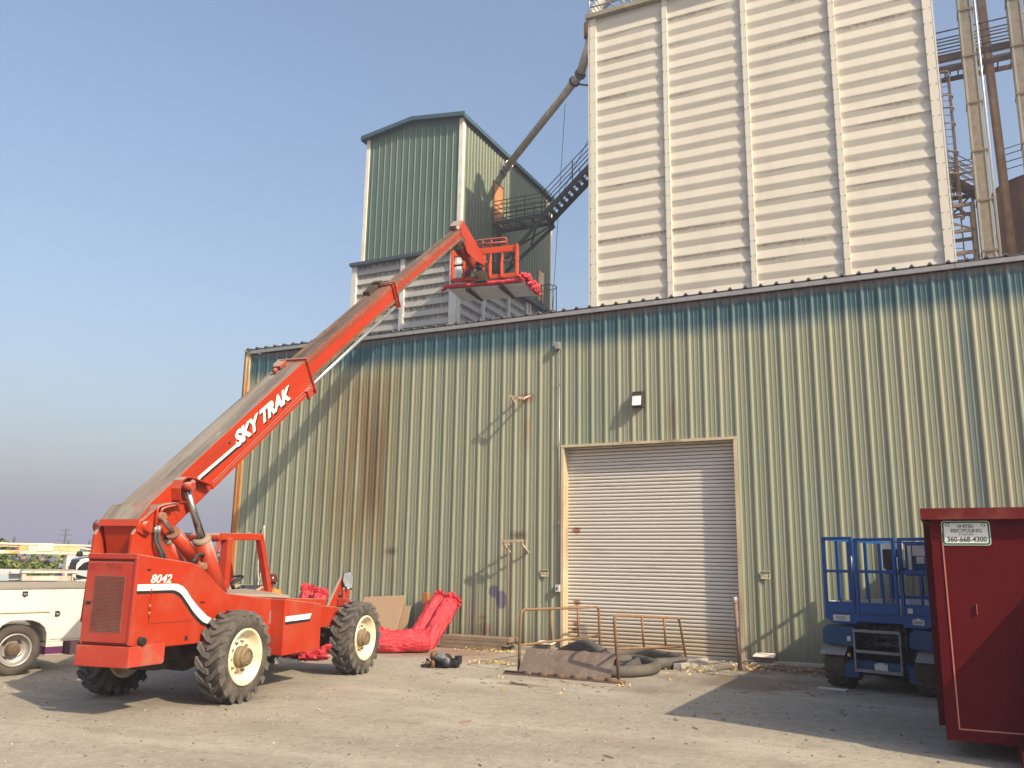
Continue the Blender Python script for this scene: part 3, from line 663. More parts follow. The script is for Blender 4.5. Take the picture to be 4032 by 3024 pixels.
b.build('railing', STEELD, o, True)
BRN = paint('dark brown steel', (.07, .05, .038), .7, .1, .3, 5, dirt=(.15, .1, .07), da=.5)
o = thing('catwalk', 'high steel catwalk with mesh side linking the silo and the elevator legs', 'catwalk', (18.3, 17.5, 20.7))
b = MB()
for y in (17.45, 18.2): b.beam((16.7, y, 21.24), (20.6, y, 21.24), .08, .2); b.beam((16.7, y, 20.74), (20.6, y, 20.74), .08, .18)
for i in range(9): b.beam((16.9+i*.45, 17.45, 20.72), (16.9+i*.45, 18.2, 20.72), .05, .05)
b.build('frame', BRN, o, True)
b = MB()
for i in range(66):
    x = 16.7+i*.06
    for s in (-1, 1): b.beam((x, 17.5, 20.78 if s > 0 else 21.16), (x+.2, 17.5, 21.16 if s > 0 else 20.78), .006, .006, up=(0, 1, 0))
b.build('mesh_side', GALV, o, True)
b = MB()
for y in (17.45, 18.2):
    for z in (21.52, 21.82, 22.1, 22.4): b.tube([(16.7, y, z), (20.6, y, z)], .028, 6)
b.build('railing', STEELD, o, True)
o = thing('caged_ladder', 'weathered caged ladder between the silo edge and the first elevator leg', 'ladder', (17.3, 17, 12))
cage(o, 17.2, 17.5, 10, 21.0, .26, [14.6, 15.4, 16.3, 17.2, 18.35, 19.0, 19.5, 20.5], (.3, -1, 0), RUSTY, 4)
o = thing('access_stair', 'rusty steel stair with mesh landing beside the silo edge', 'stair', (17.4, 18, 15))
b = MB(); b.beam((16.6, 18, 17.15), (18.2, 18, 15.7), .06, .16); b.beam((16.6, 18.7, 17.15), (18.2, 18.7, 15.7), .06, .16)
for i in range(9): x = 16.7+i*.17; b.bx(x-.1, x+.1, 18, 18.7, 17.1-i*.153-.015, 17.1-i*.153+.015)
b.build('flight', STEELD, o, True)
b = MB()
for y in (18, 18.7):
    for q in (.3, .55, .8, 1.05): b.tube([(16.6, y, 17.2+q), (18.2, y, 15.75+q)], .02, 6)
    for q in (0, .5, 1): b.tube([(16.6+1.6*q, y, 17.15-1.45*q), (16.6+1.6*q, y, 18.2-1.45*q)], .025, 6)
b.build('railing', RUSTY, o, True)
o = thing('support_frame', 'open rusty steel frame low beside the silo edge', 'frame', (17.4, 17, 11))
for x in (16.9, 17.78):
    for y in (17.2, 18.2): b = MB(); b.beam((x, y, 8), (x, y, 15.1), .1, .1); b.build('upright', RUSTY, o, True)
for z in (13.2, 14.05, 15.05):
    for y in (17.2, 18.2): b = MB(); b.beam((16.9, y, z), (17.78, y, z), .1, .12); b.build('crossbeam', RUSTY, o, True)
b = MB(); b.beam((16.9, 17.2, 14.5), (17.7, 17.2, 14.1), .06, .06); b.build('brace', RUSTY, o, True)

o = thing('landing_platform', 'rusty mesh landing with railing between the silo edge and the first bucket elevator', 'platform', (17.4, 18, 16))
b = MB(); b.beam((16.7, 18, 16.0), (18.1, 18, 16.0), .07, .16); b.beam((16.7, 18.8, 16.0), (18.1, 18.8, 16.0), .07, .16)
for i in range(6): b.beam((16.8+i*.24, 18, 16.0), (16.8+i*.24, 18.8, 16.0), .04, .05)
b.build('frame', BRN, o, True)
b = MB()
for y in (18, 18.8):
    for z in (16.35, 16.65, 16.95, 17.15): b.tube([(16.7, y, z), (18.1, y, z)], .02, 6)
    for x in (16.75, 17.4, 18.05): b.tube([(x, y, 16.0), (x, y, 17.18)], .026, 6)
b.build('railing', RUSTY, o, True)
b = MB()
for x in (16.85, 17.9): b.beam((x, 18.4, 10), (x, 18.4, 16), .1, .1)
b.beam((16.85, 18.4, 15.9), (17.9, 18.4, 14.9), .06, .06); b.beam((17.9, 18.4, 15.9), (16.85, 18.4, 14.9), .06, .06)
b.build('leg_bracing', BRN, o, True)
# ------------------------------------------------------------------ orange telescopic lift truck
DUST = (.27, .235, .195)
OR = paint('orange red machine paint', (.36, .028, .006), .45, 0, .16, 1.6, dirt=(.34, .075, .04), da=.6, ds=2.6, chips=(.27, .045, .02), dust=DUST, dusta=.95, bump=.03)
ORB = paint('dusty boom paint', (.37, .030, .006), .42, 0, .08, 1.5, dirt=(.36, .045, .02), da=.4, ds=2.2, dust=(.235, .215, .185), dusta=1.0)
ORD = paint('dull sun bleached red', (.34, .035, .02), .6, 0, .14, 2.5, dirt=(.28, .09, .06), da=.6, ds=2.0, dust=DUST)
ORS = paint('scuffed boom section paint', (.37, .030, .006), .45, 0, .12, 2.2, dirt=(.15, .055, .03), da=.75, ds=3.2, dust=(.15, .105, .08), dusta=.95, chips=(.2, .07, .04))
def boom_grime(nm, amt, topc):
    t = NT(nm); o = t.obj()
    mp_ = t.n('ShaderNodeMapping'); mp_.inputs['Rotation'].default_value = (0, R(36.8), 0); t.L(o, mp_.inputs['Vector']); v = mp_.outputs[0]
    st = t.noise(5, 6, .7, vec=v, k=(.10, 1, 1)); bl = t.noise(2.3, 6, .7, vec=v, k=(.5, 1, 1)); fn = t.noise(26, 4, .65, vec=v, k=(.3, 1, 1))
    c = t.mix(bl, (.33, .024, .006), (.40, .036, .008))
    c = t.mix(t.math('MULTIPLY', t.ramp(st, (.52, 0), (.66, 1)), amt), c, (.085, .032, .018))
    c = t.mix(t.math('MULTIPLY', t.ramp(fn, (.62, 0), (.7, 1)), amt*.6), c, (.16, .07, .045))
    c = t.mix(t.math('MULTIPLY', t.ramp(bl, (.60, 0), (.74, 1)), amt*.7), c, (.30, .10, .055))
    nz = t.xyz(t.geo.outputs['Normal'])[2]
    top = t.mix(t.ramp(st, (.36, 0), (.62, 1)), tuple(q*.42 for q in topc), topc); top = t.mix(t.ramp(fn, (.66, 0), (.72, 1)), top, (.42, .39, .35)); top = t.mix(t.math('MULTIPLY', t.ramp(bl, (.58, 0), (.66, 1)), .45), top, (.25, .07, .04))
    c = t.mix(t.rng(nz, .3, .6), c, top)
    return t.fin(c, t.ramp(bl, (.3, .4), (.7, .65)), 0, .25)
ORB = boom_grime('dusty boom paint worn', .35, (.225, .20, .17)); ORS = boom_grime('scuffed boom section worn', .95, (.15, .105, .08))
GREASE = paint('greasy wear strip', (.13, .085, .055), .55, 0, .3, 3, dirt=(.30, .20, .12), da=.6, ds=5); OILY = paint('oily dark joint', (.05, .035, .025), .5, 0, .3, 5, dirt=(.14, .09, .055), da=.5, ds=6)
DECALW = paint('white decal', (.80, .77, .70), .4, 0, .03)
DECALK = paint('black decal', (.018, .018, .018), .45)
CHROME = paint('dull chrome rod', (.42, .42, .40), .22, .9, .1, 3)
TYRE = paint('dusty rubber', (.052, .047, .041), .85, 0, .35, 3, dirt=(.17, .145, .115), da=.75, ds=3.5, bump=.2)
LUG = paint('worn rubber lugs', (.098, .092, .085), .8, 0, .25, 6, dirt=(.16, .14, .115), da=.5, bump=.15)
RIM = paint('cream wheel rim', (.72, .64, .47), .5, 0, .05, 3, dirt=(.30, .2, .1), da=.55, ds=4)
HUB = paint('oily dusty hub', (.22, .165, .10), .75, .1, .3, 6, dirt=(.09, .065, .045), da=.7, ds=5)
HOSE = paint('hydraulic hose', (.035, .035, .035), .55, dirt=(.15, .12, .1), da=.4)
GLASS = paint('dark cab glass', (.02, .024, .028), .12, 0, .1, 2, spec=.7)
MRA = math.radians(98.514)
tele = thing('telescopic_handler', 'orange four wheel lift truck with long raised boom carrying a pallet load', 'lift truck', (6.8832, -8.6577, 0), MRA)
def m(a, b, z): return (a, -b, z)
def mp(pts, b): return [m(a, b, z) for a, z in pts]
def mbox(B, a0, a1, b0, b1, z0, z1): B.bx(a0, a1, -b1, -b0, z0, z1)

def make_wheel(parent, cx, b_out, side, rad=.565, wid=.36, rimr=.335, zc=.553, steer=0.0):
    """wheel part > tyre, lugs, rim; side=+1 for the right hand wheels (outer face towards +b)"""
    B = MB(); yo = -b_out; s = -1 if side > 0 else 1       # s: local y direction of the outer face
    def P(r, t, q): return (cx + r*math.sin(t), yo - s*q, zc + r*math.cos(t))    # q: depth inboard from the outer face
    ax = (0, -s, 0); o = (cx, yo, zc)
    B.lathe([(.115, .03), (.115, -.005), (.105, -.02), (.0, -.02)], o, ax, 28); B.lathe([(.135, .19), (.135, .06), (.12, .03), (.115, .03)], o, ax, 28)
    for i in range(12): t = 2*math.pi*i/12; B.tube([P(.085, t, -.018), P(.085, t, -.036)], .012, 6)
    B.lathe([(.16, wid*.55), (.16, wid*1.1)], o, ax, 20)
    wheel = B.build('wheel', HUB, parent)
    B = MB(); R0 = rad-.035; R1 = rimr
    B.lathe([(R1, .035), (R1+.03, .012), (R1+.075, .0), (R1+.13, .006), (R0-.03, .025), (R0-.005, .055), (R0, .09), (R0+.004, wid/2), (R0, wid-.09), (R0-.005, wid-.055), (R0-.03, wid-.025), (R1+.13, wid-.006), (R1+.03, wid-.012), (R1, wid-.035)], o, ax, 56)
    B.cur = 1
    N = 19
    for i in range(N):
        for sd in (0, 1):
            t0 = 2*math.pi*(i+.5*sd)/N
            q0, q1 = (wid*.54, .012) if sd == 0 else (wid*.46, wid-.012)
            dirn = 1 if side > 0 else 1
            ths = [t0, t0+.05*dirn, t0+.24*dirn]; qs = [q0, q0+(q1-q0)*.38, q1]; wd = [.06, .062, .085]
            for k in range(2):
                c = []
                for rr, sh in ((R0-.012, 1.25), (rad, 1.0)):
                    for kk in (k, k+1):
                        for e in (-1, 1): c.append(P(rr - (.008 if kk == 2 else 0), ths[kk]+e*wd[kk]*sh*.9, qs[kk]))
                c = [c[0], c[1], c[3], c[2], c[4], c[5], c[7], c[6]]; B.hexa(c)
            qe = q1; qd = .002 if sd == 0 else wid-.002; ro = R0-.085
            c = [P(rad-.01, ths[2]-wd[2]*.9, qe), P(rad-.01, ths[2]+wd[2]*.9, qe), P(ro, ths[2]+wd[2]*.55+.03, qd), P(ro, ths[2]-wd[2]*.55+.03, qd)]
            ci = [P(R0-.05, ths[2]-wd[2]*.9, qe+(.05 if sd == 0 else -.05)), P(R0-.05, ths[2]+wd[2]*.9, qe+(.05 if sd == 0 else -.05)), P(ro, ths[2]+wd[2]*.55, qd+(.03 if sd == 0 else -.03)), P(ro, ths[2]-wd[2]*.55, qd+(.03 if sd == 0 else -.03))]
            B.hexa(ci+c)
    B.build('tyre', [TYRE, LUG], wheel)
    B = MB()
    B.lathe([(rimr+.012, .028), (rimr+.012, .005), (rimr-.005, .0), (rimr-.02, .012), (rimr-.028, .04), (rimr-.045, .06), (rimr-.055, .10), (rimr-.075, .125), (.20, .14), (.17, .115), (.13, .105)], o, ax, 48)
    B.lathe([(rimr+.012, wid-.03), (rimr-.02, wid-.012), (rimr-.05, wid-.1), (.16, wid-.12)], o, ax, 40)
    rim = B.build('rim', RIM, wheel)
    B = MB()
    for i in range(10): t = 2*math.pi*(i+.3)/10; B.tube([P(.185, t, .13), P(.185, t, .085)], .017, 6)
    B.build('wheel_nuts', HUB, wheel)
    return wheel
make_wheel(tele, .06, 1.2, 1); make_wheel(tele, 3.30, 1.2, 1); make_wheel(tele, .06, -.96, -1); make_wheel(tele, 3.30, -.96, -1)

# chassis and axles
B = MB()
mbox(B, -.9, 3.35, -.30, .42, .52, .82)
for a in (.06, 3.30):
    B.tube([m(a, -.8, .55), m(a, -.25, .56), m(a, -.05, .56), m(a, .3, .56), m(a, .5, .56), m(a, 1.0, .55)], [.11, .11, .21, .22, .12, .12], 14)
    B.tube([m(a-.28, .05, .6), m(a+.25, .1, .55)], .15, 12)
mbox(B, -.5, 2.6, -.2, .3, .4, .54)
B.tube([m(.3, .1, .5), m(3.0, .1, .5)], .05, 8)
for a in (2.62, 3.0): B.tube([m(a, .2, .62), m(a+.5, .75, .60)], .035, 8)
B.build('chassis', paint('oily brown chassis', (.055, .042, .03), .8, 0, .3, 4, dirt=(.2, .155, .095), da=.7, ds=2.5), tele, bevel=.01)
# engine pod
BR = .82
side = [(-1.57, .79), (-1.57, 1.785), (-.66, 1.70), (-.50, 1.665), (-.37, 1.59), (.02, 1.345), (.12, 1.318), (.86, 1.245), (1.12, 1.23), (1.12, .74), (-.31, .735), (-1.04, .745)]
B = MB(); B.prism(mp(side, .15), (0, -(BR-.15), 0)); body = B.build('engine_body', OR, tele, bevel=.012)
B = MB()
B.prism(mp([(-1.62, .57), (-1.62, .79), (-1.08, .80), (-1.05, .785), (-1.05, .585), (-1.08, .565)], BR+.035), (0, .02, 0))
mbox(B, -1.635, -1.61, .13, BR+.04, .565, .79); mbox(B, -1.62, -1.1, .13, BR+.015, .57, .60)
B.build('bumper', paint('dusty red counterweight', (.40, .045, .026), .6, 0, .14, 2, dirt=(.28, .16, .10), da=.8, ds=2.4), tele, bevel=.008)
B = MB()
mbox(B, -1.60, -1.572, .16, BR-.02, .82, 1.70); mbox(B, -1.615, -1.572, .14, BR, 1.73, 1.79); mbox(B, -1.61, -1.572, BR-.035, BR+.005, .8, 1.75); mbox(B, -1.60, -1.572, .14, .165, .8, 1.75)
rd = B.build('rear_door', ORD, tele, bevel=.006)
B = MB(); mbox(B, -1.612, -1.598, .18, .24, 1.235, 1.262); B.build('latch', BLACK, rd)
# perforated grille: holes as dark discs proud of a dusty plate
B = MB(); mbox(B, -1.6035, -1.6, .262, .685, .93, 1.545); B.build('grille_plate', paint('dusty grille plate', (.30, .075, .05), .7, 0, .2, 4, dirt=(.30, .21, .16), da=.7, ds=2.2), rd)
B = MB(); r_ = .0068
for i in range(41):
    for j in range(26):
        z = .94+i*.0148; q = .27+j*.0162+(.0081 if i % 2 else 0)
        if q > .68: continue
        B.add([(-1.6045, -(q+r_*math.cos(t)), z+r_*math.sin(t)) for t in [k*math.pi/3 for k in range(6)]], [(0, 1, 2, 3, 4, 5)])
B.build('grille_holes', DECALK, rd, fix=False)['kind'] = 'stuff'
glyph = {'S': ('01111', '10000', '01110', '00001', '11110'), 'K': ('10010', '10100', '11000', '10100', '10010'), 'Y': ('10001', '01010', '00100', '00100', '00100'), 'T': ('11111', '00100', '00100', '00100', '00100'), 'R': ('11110', '10010', '11100', '10100', '10010'), 'A': ('01110', '10010', '11110', '10010', '10010'), ' ': ('0', '0', '0', '0', '0')}
B = MB(); q = .66
for ch in 'SKY TRAK'[::-1]:
    g = glyph[ch]; wd = len(g[0])
    for i, row in enumerate(g):
        for j, v_ in enumerate(row):
            if v_ == '1': B.add([(-1.6045, -(q-(wd-1-j)*.0118+(2-i)*.005-.01+.0042*math.cos(t)), 1.668-i*.0145+.0042*math.sin(t)) for t in [k*math.pi/3 for k in range(6)]], [(0, 1, 2, 3, 4, 5)])
    q -= wd*.0118+.010 if ch != ' ' else .026
B.build('punched_lettering', DECALK, rd, fix=False)
# side decals and details (flat on the right face)
FM = lambda a, z, b=BR: face_mat((a, -b, z), (1, 0, 0), (0, 0, 1))
lettering('model_number', '8042', DECALW, tele, FM(-1.36, 1.467), .355, .098, .25, .02, .0035)
top = [(-1.565, 1.455), (-1.0, 1.457), (-.9, 1.452), (-.8, 1.425), (-.72, 1.375), (-.62, 1.28), (-.48, 1.175), (-.36, 1.10), (-.28, 1.05), (-.18, 1.018), (-.03, 1.005), (.3, 1.0)]
mid = [(-1.565, 1.385), (-1.0, 1.385), (-.93, 1.38), (-.85, 1.355), (-.78, 1.315), (-.69, 1.235), (-.56, 1.12), (-.46, 1.05), (-.36, .99), (-.25, .955), (-.1, .94), (.3, .938)]
low = [(-1.565, 1.352), (-1.0, 1.35), (-.94, 1.342), (-.87, 1.318), (-.80, 1.275), (-.71, 1.195), (-.59, 1.085), (-.49, 1.015), (-.39, .955), (-.27, .92), (-.12, .90), (.3, .898)]
for nm, p_, q_, mt in (('white_stripe', top, mid, DECALW), ('black_stripe', mid, low, DECALK)):
    B = MB(); B.sheet([[m(a, BR+.003, z) for a, z in p_], [m(a, BR+.003, z) for a, z in q_]])
    B.build(nm, mt, tele, fix=False)
B = MB()
for a0, z0, a1, z1 in ((-1.33, 1.44, -1.33, 1.02), (-1.33, 1.02, -.58, 1.015), (-.58, 1.015, -.47, 1.11)): B.beam(m(a0, BR+.001, z0), m(a1, BR+.001, z1), .006, .007)
B.build('access_door_gap', paint('dark red gap', (.16, .03, .018), .7), tele)
B = MB()
for z in (1.38, 1.12, 1.2): B.tube([m(-1.335, BR+.006, z-.03), m(-1.335, BR+.006, z+.03)], .012, 6)
B.build('hinge', OR, tele)
B = MB(); B.tube([m(-1.44, BR-.05, .845), m(-1.44, BR+.06, .835)], [.045, .045], 16); B.build('exhaust', DARK, tele)
for a, z, r_ in ((-.65, .815, .03), (-.27, .82, .045)):
    B = MB(); B.tube([m(a, BR-.02, z), m(a, BR+.004, z)], r_, 18); B.build('access_hole', DARK, tele)
B = MB(); B.lathe([(.05, 0), (.05, .012), (.038, .012), (.038, 0)], m(-.27, BR+.002, .82), (0, -1, 0), 20); B.build('hole_ring', GALV, tele)
B = MB(); mbox(B, -1.44, -1.37, BR, BR+.004, 1.612, 1.625); mbox(B, -1.41, -1.39, BR, BR+.004, 1.60, 1.62); mbox(B, -.44, -.36, BR, BR+.005, 1.213, 1.233); B.build('slot', DECALK, tele)
# hood, tank box, front frame
B = MB(); B.prism(mp([(.1, 1.1), (.12, 1.315), (.86, 1.24), (1.25, 1.23), (2.9, 1.16), (2.9, .95)], -.25), (0, -(.66+.25), 0))
B.build('frame_cover', OR, tele, bevel=.01)
B = MB(); B.hexa([m(.35, .05, 1.28), m(1.75, .05, 1.2), m(1.75, .74, 1.2), m(.35, .74, 1.28), m(.4, .08, 1.325), m(1.55, .08, 1.335), m(1.7, .70, 1.26), m(.45, .70, 1.31)]); B.build('hood_plate', OR, tele, bevel=.01)
B = MB(); B.hexa([m(1.11, .55, .465), m(2.12, .55, .47), m(2.12, 1.05, .47), m(1.11, 1.05, .465), m(1.11, .55, 1.225), m(2.10, .55, 1.125), m(2.10, 1.05, 1.125), m(1.11, 1.05, 1.222)]); tank = B.build('side_tank', OR, tele, bevel=.012)
for nm, zz, mt in (('white_stripe', [(.985, .915), (1.0, .925)], DECALW), ('black_stripe', [(.915, .875), (.925, .89)], DECALK)):
    B = MB(); e = .09 if nm[0] == 'w' else .05
    B.add([m(1.13, 1.053, zz[0][0]), m(1.77 + (.05 if nm[0] == 'w' else .03), 1.053, zz[1][0]), m(1.77, 1.053, zz[1][1]), m(1.13, 1.053, zz[0][1])], [(0, 1, 2, 3)]); B.build(nm, mt, tank, fix=False)
B = MB()
for a in (1.35, 1.9): B.tube([m(a, 1.05, 1.18-.1*(a-1.1)), m(a, 1.056, 1.18-.1*(a-1.1))], .008, 8)
mbox(B, 1.085, 1.108, .78, .83, .88, 1.06); B.tube([m(1.095, .79, .9), m(1.095, .79, 1.09)], .016, 8)
B.build('level_gauge', GALV, tank)
B = MB(); B.prism(mp([(2.05, .74), (2.05, 1.115), (3.1, 1.03), (3.12, .74)], .60), (0, -.17, 0)); B.build('front_frame', OR, tele, bevel=.01)
B = MB(); B.prism(mp([(2.05, .74), (2.05, 1.1), (3.1, 1.0), (3.12, .74)], -.55), (0, -.15, 0)); B.build('front_frame', OR, tele, bevel=.01)
# front fender tower with mirror
B = MB(); B.prism(mp([(3.30, .98), (3.74, 1.49), (3.96, 1.49), (4.02, 1.40), (4.05, 1.2), (3.72, .98)], .42), (0, -.05, 0)); B.prism(mp([(3.30, .7), (3.30, 1.0), (3.7, 1.0), (3.75, .7)], .42), (0, -.25, 0)); B.build('front_bracket', OR, tele, bevel=.006)
B = MB(); mbox(B, 3.60, 3.72, .48, .66, 1.02, 1.14); mbox(B, 3.62, 3.7, .5, .6, .74, 1.02); B.tube([m(3.66, .56, 1.12), m(3.66, .56, 1.3)], .035, 10); B.tube([m(3.65, .55, .98), m(3.75, .62, .8)], .02, 6); B.build('headlamp_bracket', ORD, tele, bevel=.006)
B = MB(); a0 = m(3.77, .58, 1.43)
mm = face_mat(a0, (.72, -.69, 0.0), (.25, .2, 1))
out = [(-.085, .14), (.05, .17), (.10, .06), (.06, -.15), (-.07, -.11), (-.11, .0)]
B.prism([mm @ Vector((x, y, 0)) for x, y in out], mm.to_3x3() @ Vector((0, 0, -.05))); mr = B.build('mirror', BLACK, tele, bevel=.008)
B = MB(); B.add([mm @ Vector((x*.86, y*.88, .004)) for x, y in out], [tuple(range(6))]); B.build('mirror_glass', paint('mirror face', (.20, .215, .24), .7, 0, .35, 9, spec=.1), mr, fix=False)
B = MB(); B.tube([m(3.62, .5, 1.2), m(3.74, .55, 1.36)], .012, 6); B.tube([m(3.64, .62, 1.3), m(3.66, .66, 1.31)], .03, 10); B.build('mirror_arm', GALV, tele)
B = MB()
for k in range(5): B.tube(catmull([m(3.1+.05*k, .45, .95), m(3.35+.04*k, .55, .86+.03*k), m(3.42+.05*k, .6, .7), m(3.25, .5, .62)], 5), .014, 6)
B.build('hose', HOSE, tele)
# pivot towers and boom
for b0 in (.30, -.20):
    B = MB(); B.prism(mp([(-1.22, 1.0), (-1.17, 2.02), (-1.05, 2.2), (-.92, 2.2), (-.72, 2.0), (-.28, 1.72), (.0, 1.5), (.0, 1.0)], b0), (0, -.05 if b0 > 0 else .05, 0)); B.build('pivot_tower', OR, tele, bevel=.008)
B = MB(); B.tube([m(-1.03, .28, 2.12), m(-1.03, .45, 2.12)], .062, 18); B.tube([m(-1.03, .28, 2.12), m(-1.03, .385, 2.12)], .10, 18); B.tube([m(-1.0, -.2, 2.12), m(-1.0, -.35, 2.12)], .08, 16); B.build('pivot_pin', OR, tele)
c5 = []
base = [(-1.13, 2.14), (-1.11, 2.17), (-.93, 2.37), (2.40, 4.93), (2.755, 4.50), (.30, 2.62), (-.42, 2.06), (-.93, 1.70), (-1.02, 1.72)]
boom_top = [(-1.13, 2.14), (-1.11, 2.17), (-.93, 2.37), (.5, 3.485), (2.38, 4.945), (2.70, 4.55), (2.735, 4.53), (.30, 2.685), (-.42, 2.12), (-.90, 1.74), (-1.0, 1.72)]
B = MB(); B.prism(mp(boom_top, -.15), (0, -.45, 0))
boom = B.build('boom_base', ORB, tele, bevel=.012)
B = MB()
B.beam(m(.28, .305, 2.70), m(2.71, .305, 4.575), .02, .055); B.beam(m(.28, .308, 2.76), m(2.66, .308, 4.62), .012, .02)
B.build('boom_edge_rail', OR, boom)
B = MB(); B.prism(mp([(-1.16, 2.12), (-1.13, 2.2), (-.96, 2.39), (-.94, 2.37), (-1.1, 2.18)], -.2), (0, -.57, 0)); B.build('tail_plate', ORB, boom)
SL = math.atan2(4.27-3.29, 2.08-.76)
c_, s_ = math.cos(SL), math.sin(SL)
lettering('boom_lettering_shadow', 'SKY TRAK', DECALK, boom, face_mat((.80, -.3015, 3.282), (c_, 0, s_), (-s_, 0, c_)), 1.68, .222, .3, .055, .001)
lettering('boom_lettering', 'SKY TRAK', DECALW, boom, face_mat((.765, -.3035, 3.30), (c_, 0, s_), (-s_, 0, c_)), 1.68, .222, .3, .055, .001)
for nm, z0, z1, e, mt in (('white_stripe', 0, .045, 0, DECALW), ('black_stripe', -.038, 0, .05, DECALK)):
    B = MB(); p0 = Vector(m(-.01, .3025, 2.775)); p1 = Vector(m(.80, .3025, 3.345)); d = (p1-p0).normalized(); n_ = Vector((-d.z, 0, d.x))
    B.add([p0+n_*z0+d*e, p1+n_*z0+d*e, p1+n_*z1+d*(e-.02), p0+n_*z1+d*e], [(0, 1, 2, 3)]); B.build(nm, mt, boom, fix=False)
B = MB(); B.tube([m(.595, .295, 3.35), m(.595, .304, 3.35)], .022, 14); B.build('bolt_hole', DECALK, boom)
# lift cylinder bracket with rounded hood on the boom side
arc = [(-.40, 2.46), (-.50, 2.47), (-.53, 2.62), (-.49, 2.73), (-.42, 2.775), (-.34, 2.785), (-.24, 2.775), (.17, 2.715)]
B = MB(); n = len(arc)
B.sheet([[m(a, .30, z) for a, z in arc], [m(a, .44, z) for a, z in arc]]); B.sheet([[m(a, .44, z) for a, z in arc], [m(a+.012, .44, z-.014) for a, z in arc]])
B.prism(mp([(-.48, 2.40), (-.5, 2.70), (-.40, 2.76), (-.28, 2.76), (.12, 2.71), (-.2, 2.42), (-.34, 2.22)], .28), (0, -.025, 0))
B.build('cylinder_bracket', OR, boom)
B = MB(); B.sheet([[m(a, .30, z) for a, z in ((-1.12, 2.19), (-.86, 2.39), (-.48, 2.45), (-.42, 2.455))], [m(a, .40, z) for a, z in ((-1.10, 2.18), (-.84, 2.38), (-.46, 2.44), (-.40, 2.445))], [m(a, .40, z) for a, z in ((-1.10, 2.16), (-.83, 2.36), (-.46, 2.42), (-.40, 2.425))]])
B.prism(mp([(-1.13, 2.05), (-1.12, 2.18), (-.86, 2.38), (-.80, 2.3), (-.83, 2.08), (-.98, 2.0)], .335), (0, -.04, 0)); B.build('tail_gusset', ORB, boom, bevel=.004)
B = MB()
for b0 in (.43,): B.tube([m(-.36, .3, 2.66), m(-.36, .5, 2.66)], .055, 14); B.ball(m(-.34, .47, 2.7), .05, 1, amp=.4)
B.build('cylinder_eye', ORD, boom)
for b0 in (.385, -.14):
    B = MB(); p0 = Vector(m(.56, b0, 1.2)); p1 = Vector(m(.045, b0, 2.01)); p2 = Vector(m(-.335, b0, 2.63)); d = (p2-p0).normalized()
    B.tube([p0, p1], .115, 22); cyl = B.build('lift_cylinder', OR, tele)
    B = MB(); B.lathe([(.05, .0), (.10, .0), (.122, -.02), (.122, -.05), (.116, -.06)], p1+d*.015, d, 22); B.build('gland', paint('dusty gland', (.27, .20, .155), .75), cyl)
    B = MB(); B.tube([p1, p2-d*.02], .048, 14); B.build('rod', CHROME, cyl)
    B = MB(); B.tube([p1+Vector((.045, -.03, 0)), p2+Vector((.04, -.03, -.05))], .014, 6); B.build('hose', HOSE, cyl)
B = MB(); p0 = Vector(m(.0, .42, 1.66)); p1 = Vector(m(-.555, .42, 2.06)); p2 = Vector(m(-.82, .42, 2.25)); d = (p2-p0).normalized()
B.tube([p0+d*.12, p1], .078, 18); cyl = B.build('levelling_cylinder', OR, tele)
B = MB(); B.tube([p1, p2], .03, 12); B.build('rod', CHROME, cyl)
DJ = paint('dusty joint', (.24, .12, .08), .75)
B = MB(); B.tube([p1-d*.02, p1+d*.015], .088, 18); B.build('gland', DJ, cyl)
B = MB(); B.tube([p0, p0+d*.14], .05, 10); B.tube([p0-Vector((0, .1, 0)), p0+Vector((0, .08, 0))], .045, 12); B.build('foot_eye', DJ, cyl)
B = MB(); B.tube([p2-Vector((0, .06, 0)), p2+Vector((0, .06, 0))], .05, 12); B.build('rod_eye', DJ, cyl)
B = MB(); B.tube([p0+d*.15+Vector((.0, -.06, .06)), p1+Vector((.03, -.05, .05))], .018, 6); B.build('side_pipe', OR, cyl)
B = MB(); B.tube([m(-.3, .1, 1.66), m(-.62, .1, 1.95)], .07, 14); B.build('compensating_cylinder', ORD, tele)
B = MB()
B.tube(catmull([m(-.30, .55, 1.71), m(-.15, .5, 1.80), m(.0, .47, 1.81), m(.08, .42, 1.79)], 6), .02, 8)
for k in range(2):
    B.tube(catmull([m(-.86+.06*k, .40, 2.12), m(-.86+.06*k, .42, 1.95), m(-.78+.06*k, .45, 1.8), m(-.7+.08*k, .42, 1.66)], 6), .02, 8)
B.build('hose', HOSE, tele)
B = MB()
for k in range(2): B.tube(fillet([m(-.88+.07*k, .41, 2.12), m(-.87+.07*k, .41, 2.36-.02*k), m(-.72+.05*k, .41, 2.40-.02*k), m(-.55, .41, 2.43-.03*k)], .05), .016, 8)
B.build('steel_pipe', OR, tele)
B = MB()
for k in range(2): B.tube([m(-.865+.06*k, .405, 2.05), m(-.865+.06*k, .405, 2.14)], .025, 8)
B.build('hose_fitting', GALV, tele)
